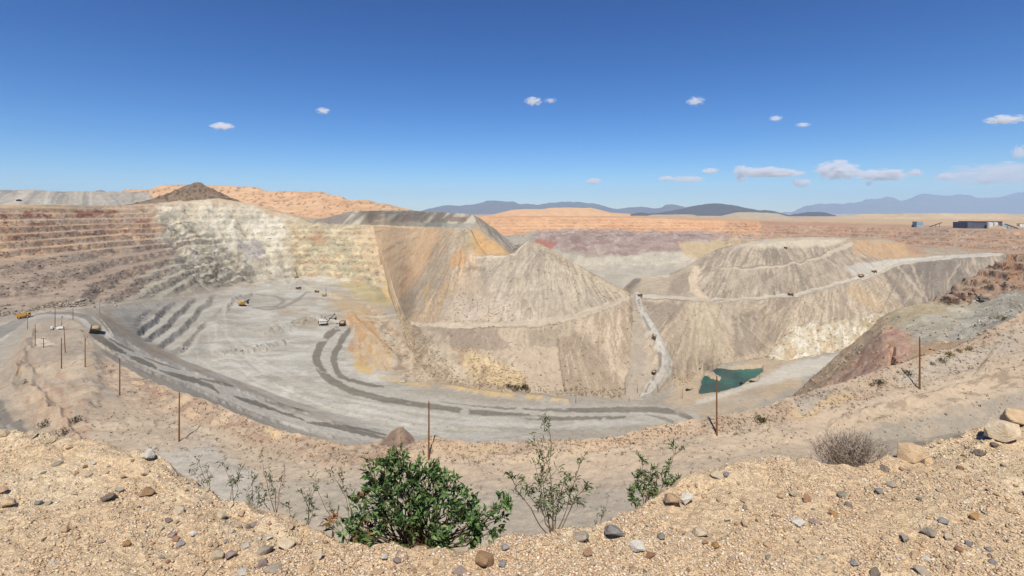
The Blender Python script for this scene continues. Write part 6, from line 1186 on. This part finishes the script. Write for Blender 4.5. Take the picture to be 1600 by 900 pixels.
class Plant:
    def __init__(s, name, base, label, cat, group=None, stem_mat=None):
        s.root = empty(name, base); props(s.root, label, cat, group); s.b = Vector(base); s.leaves = []; s.m = MB(); s.sm = stem_mat or STEMM
    def stem(s, pts, r0, r1, n=4):
        for i in range(len(pts) - 1):
            a = i / (len(pts) - 1); c = (i + 1) / (len(pts) - 1)
            s.m.tube(Vector(pts[i]) - s.b, Vector(pts[i + 1]) - s.b, r0 + (r1 - r0) * a, r0 + (r1 - r0) * c, n=n, cap=False)
    def curve(s, p0, p1, sag=.12, n=6, wob=.02):
        p0, p1 = Vector(p0), Vector(p1); L = (p1 - p0).length; side = Vector((rnd.uniform(-1, 1), rnd.uniform(-1, 1), rnd.uniform(-.3, .8))) * L * sag
        return [p0.lerp(p1, i / n) + side * math.sin(math.pi * i / n) + Vector((rnd.gauss(0, 1), rnd.gauss(0, 1), rnd.gauss(0, 1))) * wob * L * (0 < i < n) for i in range(n + 1)]
    def leaf(s, p, d, L, w, c):
        d = Vector(d).normalized(); up = Vector((rnd.gauss(0, .45), rnd.gauss(0, .45), 1)); x = d.cross(up)
        if x.length < .05: x = Vector((1, 0, 0))
        x.normalize(); z = x.cross(d); s.leaves.append((p, x * (w * L), d * L, z * L, c))
    def tuft(s, p, d, n, L, w, cols, spread=.9):
        for i in range(n):
            q = Vector(d).normalized() + Vector((rnd.gauss(0, spread), rnd.gauss(0, spread), rnd.gauss(0, spread * .8)))
            c = np.array(cols[int(rnd.random() * len(cols))]) * rnd.uniform(.75, 1.25)
            s.leaf(Vector(p) + Vector((rnd.gauss(0, .25), rnd.gauss(0, .25), rnd.gauss(0, .25))) * L, q, L * rnd.uniform(.5, 1.3), w * rnd.uniform(.8, 1.2), c)
    def done(s, singles=0):
        if s.m.v: s.m.build('stem', s.sm, s.root)
        if not s.leaves: return s.root
        lv = s.leaves
        if singles:     # the leaves that show largest, in front, each a part of its own
            order = sorted(range(len(lv)), key=lambda i: lv[i][0].y - lv[i][2].length * 2)[:singles * 3]; order = order[::3]; pick = set(order)
            for i in order: s.mesh([lv[i]], 'leaf')
            lv = [l for i, l in enumerate(lv) if i not in pick]
        o = s.mesh(lv, 'foliage'); o['kind'] = 'stuff'
        return s.root
    def mesh(s, lv, name):
        n = len(lv); P = np.array([l[0] - s.b for l in lv]); X = np.array([l[1] for l in lv]); Y = np.array([l[2] for l in lv]); Z = np.array([l[3] for l in lv])
        V = P[:, None] + LV[None, :, 0:1] * X[:, None] + LV[None, :, 1:2] * Y[:, None] + LV[None, :, 2:3] * Z[:, None]
        T = (LT[None] + (np.arange(n) * 8)[:, None, None]).reshape(-1, 3); C = np.repeat(np.array([l[4] for l in lv]), 8, 0)
        me = np_mesh(name, V.reshape(-1, 3), tris=T, cols=C); return link(name, me, s.root, M_LEAF)
def pt(u, v, d): return Vector(((u - HU) / F * d, d, -(v - HV) / F * d))
GREEN = [K(86, 122, 58), K(104, 142, 70), K(66, 98, 50), K(128, 162, 92), K(90, 126, 72), K(146, 168, 108), K(110, 126, 68)]; GREY_G = [K(108, 118, 84), K(124, 130, 94), K(94, 106, 74), K(142, 142, 102)]; DRYC = [K(150, 104, 62), K(120, 84, 54), K(170, 124, 72)]
# dense green bush
DB = 2.86; root = pt(655, 868, DB + .12)
bush = Plant('leafy_bush', root, 'dense dark green leafy bush growing over the gravel crest', 'bush')
BL = [(640, 808, 100, 47, .95), (565, 815, 50, 40, .6), (700, 812, 62, 44, .7), (600, 745, 28, 32, .35), (622, 712, 14, 20, .10), (582, 728, 14, 18, .08), (655, 752, 34, 34, .4), (672, 742, 14, 22, .12), (758, 820, 30, 28, .28), (610, 775, 55, 36, .5), (780, 795, 22, 26, .12), (690, 775, 40, 32, .35)]
for bu, bv, ru, rv, wt in BL:
    for k in range(int(82 * wt)):
        while True:
            q = Vector((rnd.uniform(-1, 1), rnd.uniform(-1, 1), rnd.uniform(-1, 1)))
            if .3 < q.length < 1.05 and float(vnoise(np.array(bu / 20 + q.x * 2.2), np.array(q.z * 2.2 + q.y), 5)) > .32: break
        c = pt(bu, bv, DB) + Vector((q.x * ru, q.y * ru * .75, q.z * rv)) / F * DB
        dead = (bu < 600 and bv > 790 and rnd.random() < .4); d = (q + Vector((0, -.35, .7))).normalized()
        bush.tuft(c, d, 10, .043 if bv > 740 else .038, .34, DRYC if dead else GREEN, .75)
        if k % 3 == 0: bush.stem(bush.curve(root + Vector((rnd.gauss(0, .06), rnd.gauss(0, .04), 0)), c, .1, 5), .006, .0018)
for (u0, v0, u1, v1) in ((600, 790, 626, 702), (600, 790, 584, 722), (655, 790, 672, 738), (610, 780, 606, 735), (640, 790, 650, 745)):
    c = bush.curve(pt(u0, v0, DB), pt(u1, v1, DB), .06, 6); bush.stem(c, .005, .002)
    for p in c[1:]: bush.tuft(p, (0, -.2, 1), 5, .038, .28, GREEN, .7)
bush.done(180)
def sparse(name, base, tips, d, label, cat='plant', leafL=.030, cols=GREY_G, per=7, twigs=6, r=.0045, group=None, singles=40, spread=.7, w=.24):
    b = pt(*base, d); p = Plant(name, b, label, cat, group)
    for (u, v, dd) in tips:
        tip = pt(u, v, d + dd); c = p.curve(b + Vector((rnd.gauss(0, .01), 0, -.05)), tip, .10, 8, .012); p.stem(c, r, r * .3)
        for k in range(twigs):
            f = rnd.uniform(.35, .98); i = min(int(f * 8), 7); q = c[i].lerp(c[i + 1], f * 8 - i); L = (tip - b).length
            e = q + Vector((rnd.gauss(0, .55), rnd.gauss(0, .5), rnd.uniform(.1, .9))).normalized() * L * rnd.uniform(.08, .2); tw = p.curve(q, e, .1, 4); p.stem(tw, r * .45, r * .2, 3)
            for x in tw[2:]: p.tuft(x, e - q, max(2, int(per * .45)), leafL, w, cols, spread)
        p.tuft(tip, (0, 0, 1), per, leafL, w, cols, spread)
    p.done(singles); return p
sparse('tall_shrub', (868, 838), [(856, 662, 0), (848, 690, .05), (905, 722, .05), (882, 752, 0), (822, 765, -.05), (800, 748, .05), (835, 722, .1), (915, 760, .1), (870, 775, -.05)], 2.95, 'tall thin leggy shrub right of the dense bush', 'shrub', cols=GREY_G + GREEN[:2], per=8, twigs=9, leafL=.032)
sparse('thin_weed', (930, 832), [(952, 776, 0), (948, 800, .05), (935, 800, .1)], 3.0, 'thin nearly bare weed between the tall shrub and the crest', 'weed', leafL=.018, per=3, twigs=3, r=.0025, singles=0)
sparse('leafy_shrub', (1005, 800), [(1002, 722, 0), (1066, 702, .05), (1040, 742, 0), (985, 770, -.05), (1020, 735, .1), (1060, 748, 0), (992, 745, .05), (1085, 765, .1)], 3.3, 'dark green shrub at the hollow in the right crest', 'shrub', cols=GREEN + GREY_G[:1], per=9, twigs=9, leafL=.034)
for base, tips, d, lab in (((432, 808), [(408, 716, 0), (446, 732, .05), (400, 768, 0), (420, 745, .05)], 3.2, 'tallest weed on the left slope, with two leafy heads'), ((478, 820), [(468, 768, 0), (498, 752, .05), (450, 790, 0), (490, 790, 0)], 3.1, 'weed clump left of the slanting bare stems'),
                           ((545, 838), [(492, 742, .1), (518, 738, .1), (535, 748, .15), (512, 780, .1)], 3.05, 'slanting weed with bare stems left of the dense bush'), ((330, 775), [(310, 718, 0), (322, 728, .05), (296, 738, 0)], 3.7, 'leftmost pale weed above the left slope'), ((362, 785), [(350, 722, 0), (378, 730, .05), (372, 748, 0)], 3.5, 'second pale weed above the left slope'), ((395, 800), [(392, 742, 0), (386, 765, .05), (405, 775, 0)], 3.35, 'third pale weed above the left slope')):
    sparse('slope_weed', base, tips, d, lab, 'weed', leafL=.028, per=5, twigs=5, r=.003, group='weeds on the left slope', singles=10)
# dry grey shrub
ds = Plant('dry_shrub', pt(1330, 738, 3.75), 'dry grey leafless shrub on the right crest', 'shrub', stem_mat=TWIGM); b = ds.b
for k in range(260):
    a = rnd.uniform(0, 6.283); e = rnd.random() ** .6; q = Vector((math.cos(a) * e * .35, math.sin(a) * e * .24, .31 * math.sqrt(max(.03, 1 - e * e * .8)) * rnd.uniform(.75, 1.08)))
    c = ds.curve(b + Vector((rnd.gauss(0, .08), rnd.gauss(0, .05), -.04)), b + q, .1, 5, .03); ds.stem(c, .0026, .0012, 3)
    for j in range(5):
        i = rnd.choice((2, 3, 4)); d = Vector((rnd.gauss(0, 1), rnd.gauss(0, 1), rnd.uniform(0, 1.2))).normalized() * rnd.uniform(.03, .08); ds.stem(ds.curve(c[i], c[i] + d, .1, 2), .0013, .0008, 3)
ds.done()

# ------------------------------------------------------------------ shrubs on the bench, scrub
def clump(name, u, v, w, h, cols, label, start=20, cat='shrub', group=None):
    loc, _ = gp(u, v, start); s = loc.y / F; p = Plant(name, loc, label, cat, group)
    for k in range(int(60)):
        q = Vector((rnd.gauss(0, .3) * w * s, rnd.gauss(0, .3) * w * s, abs(rnd.gauss(.45, .25)) * h * s)); p.tuft(loc + q, q + Vector((0, 0, .2)), 5, .16 * w * s, .35, cols, .9)
        if k % 6 == 0: p.stem([loc, loc + q * .6, loc + q], .02 * w * s, .006 * w * s, 3)
    p.done()
OLV = [K(112, 104, 58), K(130, 118, 64), K(92, 88, 50)]; YLW = [K(170, 150, 64), K(150, 136, 60)]; DKG = [K(70, 74, 46), K(84, 84, 54), K(58, 62, 40)]
for u, v, w, h, c, lab in ((1190, 660, 16, 11, OLV, 'olive bush on the bank right of the pond pole'), (1419, 587, 11, 10, DKG, 'dark round bush left of the pole below the red hill'), (1374, 600, 12, 8, DKG, 'low dark bush on the bank below the red slope'), (1362, 604, 6, 6, OLV, 'small bush left of the low dark one'), (1473, 566, 11, 8, OLV, 'dark bush right of the pole below the red hill'),
                           (1484, 556, 12, 7, YLW, 'yellow-green bush, leftmost of the crest row'), (1498, 550, 8, 6, YLW, 'yellow-green bush, middle of the crest row'), (1515, 547, 9, 7, YLW, 'yellow-green bush, rightmost of the crest row'), (1456, 570, 7, 5, OLV, 'small olive bush touching the pole side'), (795, 606, 9, 8, DKG, 'dark shrub at the yellow dump toe, left one'), (807, 609, 12, 7, DKG, 'dark shrub at the yellow dump toe, middle one'), (820, 608, 13, 8, DKG, 'dark shrub at the yellow dump toe, right one'),
                           (1568, 500, 12, 7, OLV, 'olive bush near the top of the right bank'), (66, 668, 12, 12, DKG, 'grey-green bush on the slope by the left road'), (118, 660, 12, 10, DKG, 'grey-green bush at the edge of the left terrace'), (100, 680, 12, 14, DKG, 'grey-green bush just above the left gravel crest'), (38, 600, 6, 8, DKG, 'small dark bush on the left knoll slope')):
    clump('desert_bush', u, v, w, h, c, lab)
def scrub():
    V, T, C = [], [], []; off = 0
    zones = [(150, 1600, 'bank', 1700), (60, 1600, 'flat', 900)]
    cols = [K(98, 82, 58), K(84, 72, 50), K(112, 88, 62), K(76, 68, 46)]
    crest_u = [a for a, *_ in b2]; crest_v = [b for _, b, _ in b2]; base_v = [b for _, b, _ in b1]; base_u = [a for a, *_ in b1]; nf_u = [a for a, *_ in b0c]; nf_v = [b for _, b, _ in b0c]
    for a, b, kind, n in zones:
        for i in range(n):
            u = rnd.uniform(a, b); ct = np.interp(u, crest_u, crest_v); bs = np.interp(u, base_u, base_v); nf = np.interp(u, nf_u, nf_v)
            v = rnd.uniform(ct + 2, bs + 6) if kind == 'bank' else rnd.uniform(bs, nf + 25)
            if float(vnoise(np.array(u / 40), np.array(v / 14), 3)) < (.35 if kind == 'bank' else .55): continue
            loc, _ = gp(u, v, 20)
            if loc is None or loc.y < 40: continue
            r = (.9 + 1.5 * rnd.random() ** 2) / F * loc.y * 1.3; c = rnd.choice(cols)
            for k in range(12):
                q = Vector((rnd.gauss(0, .5), rnd.gauss(0, .5), abs(rnd.gauss(.3, .3)))) * r; x = Vector((rnd.gauss(0, 1), rnd.gauss(0, 1), rnd.gauss(0, 1))).normalized() * r * .5; y = Vector((rnd.gauss(0, 1), rnd.gauss(0, 1), rnd.gauss(0, 1))).normalized() * r * .5
                V += [loc + q, loc + q + x, loc + q + y]; T.append((off, off + 1, off + 2)); off += 3; C += [c * rnd.uniform(.8, 1.2)] * 3
    me = np_mesh('desert_scrub', np.array([v[:] for v in V]), tris=np.array(T), cols=np.array(C)); props(link('desert_scrub', me, None, M_LEAF), 'tiny dry scrub dotting the near bank', 'scrub', kind='stuff')
scrub()

# ------------------------------------------------------------------ clouds far beyond the haze
def cloud_mat():
    m = bpy.data.materials.new('cloud_vapour'); m.use_nodes = True; nt = m.node_tree; nt.nodes.clear()
    tc = nd(nt, 'ShaderNodeTexCoord'); oi = nd(nt, 'ShaderNodeObjectInfo'); ad = nd(nt, 'ShaderNodeVectorMath', operation='ADD'); g = nd(nt, 'ShaderNodeVectorMath', operation='SCALE'); g.inputs['Scale'].default_value = .0004
    nt.links.new(tc.outputs['Object'], ad.inputs[0]); nt.links.new(oi.outputs['Location'], g.inputs[0]); nt.links.new(g.outputs[0], ad.inputs[1])
    nz = nd(nt, 'ShaderNodeTexNoise', Scale=2.5, Detail=8.0, Roughness=.62); nt.links.new(ad.outputs[0], nz.inputs['Vector'])
    ln = nd(nt, 'ShaderNodeVectorMath', operation='LENGTH'); nt.links.new(tc.outputs['Object'], ln.inputs[0])
    s1 = nd(nt, 'ShaderNodeMath', operation='MULTIPLY'); s1.inputs[1].default_value = .72; nt.links.new(ln.outputs['Value'], s1.inputs[0])
    am = nd(nt, 'ShaderNodeMapRange'); am.clamp = False; am.inputs['From Min'].default_value = .3; am.inputs['From Max'].default_value = .7; nt.links.new(nz.outputs['Fac'], am.inputs['Value'])
    s2 = nd(nt, 'ShaderNodeMath', operation='SUBTRACT'); nt.links.new(am.outputs[0], s2.inputs[0]); nt.links.new(s1.outputs[0], s2.inputs[1])
    r = nd(nt, 'ShaderNodeMapRange'); r.inputs['From Min'].default_value = -.05; r.inputs['From Max'].default_value = .40; r.inputs['To Max'].default_value = 1.0; nt.links.new(s2.outputs[0], r.inputs['Value'])
    dn = nd(nt, 'ShaderNodeAttribute', attribute_name='thickness'); dn.attribute_type = 'OBJECT'
    mu = nd(nt, 'ShaderNodeMath', operation='MULTIPLY'); nt.links.new(r.outputs[0], mu.inputs[0]); nt.links.new(dn.outputs['Fac'], mu.inputs[1])
    pv = nd(nt, 'ShaderNodeVolumePrincipled'); pv.inputs['Color'].default_value = (.97, .97, .97, 1); nt.links.new(mu.outputs[0], pv.inputs['Density'])
    o = nd(nt, 'ShaderNodeOutputMaterial'); nt.links.new(pv.outputs[0], o.inputs['Volume']); return m
M_CLOUD = cloud_mat()
bm = bmesh.new(); bmesh.ops.create_icosphere(bm, subdivisions=3, radius=1); CL_ME = bpy.data.meshes.new('cloud'); bm.to_mesh(CL_ME); bm.free(); CL_ME.materials.append(M_CLOUD)
CLOUDS = [(347, 197, 34, 11, 1, 'small flat cloud above the dark cone hill'), (505, 173, 22, 11, .7, 'tiny cloud right of the one above the cone hill'), (833, 158, 26, 14, .9, 'small round cloud high over the middle of the pit'), (860, 157, 20, 8, .3, 'faint wisp right of the high middle cloud'), (1087, 158, 28, 15, .6, 'wispy cloud right of the high middle cloud'), (1212, 185, 20, 9, .6, 'tiny cloud, left of two small ones at mid height'), (1255, 195, 22, 7, .45, 'tiny cloud, right of two small ones at mid height'), (1570, 187, 54, 14, 1, 'flat bright cloud near the right edge'),
          (928, 283, 26, 10, .5, 'faint low cloud over the orange mound'), (1042, 279, 26, 8, .7, 'low cloud puff, leftmost over the dark hill'), (1075, 280, 46, 10, .4, 'faint low streak over the dark hill'), (1110, 267, 26, 9, .5, 'small puff above the low streak'), (1158, 266, 24, 15, .7, 'left puff of the long low cloud'), (1195, 269, 84, 15, .8, 'long low cloud left of the big one'), (1158, 279, 18, 12, 1, 'small bright puff under the long low cloud'), (1230, 271, 50, 10, .4, 'thin tail of the long low cloud'), (1252, 286, 27, 14, 1.1, 'bright puff below the long cloud tail'), (1308, 266, 66, 30, 1.2, 'biggest heaped cloud over the far mountains'),
          (1378, 273, 78, 18, 1, 'flat heaped cloud right of the biggest one'), (1430, 270, 20, 12, .8, 'small puff at the end of the flat heaped cloud'), (1358, 287, 12, 8, .6, 'tiny puff under the flat heaped cloud'), (1478, 276, 30, 11, .6, 'small cloud left of the pale veil'), (1540, 281, 26, 10, .9, 'bright puff inside the pale veil'), (1592, 238, 20, 22, .8, 'tall puff at the right edge above the veil'), (1556, 272, 150, 34, .16, 'broad pale veil of cloud at the right edge')]
for u, v, w, h, th, lab in CLOUDS:
    d = 46000.0; o = link('cloud', CL_ME); o.location = pt(u, v, d); s = d / F * .58
    o.scale = (w * s, w * s * .7, h * s); o['thickness'] = th * (.014 if v > 225 else .0055) * 14.0 / h; props(o, lab, 'cloud', 'clouds in the sky')
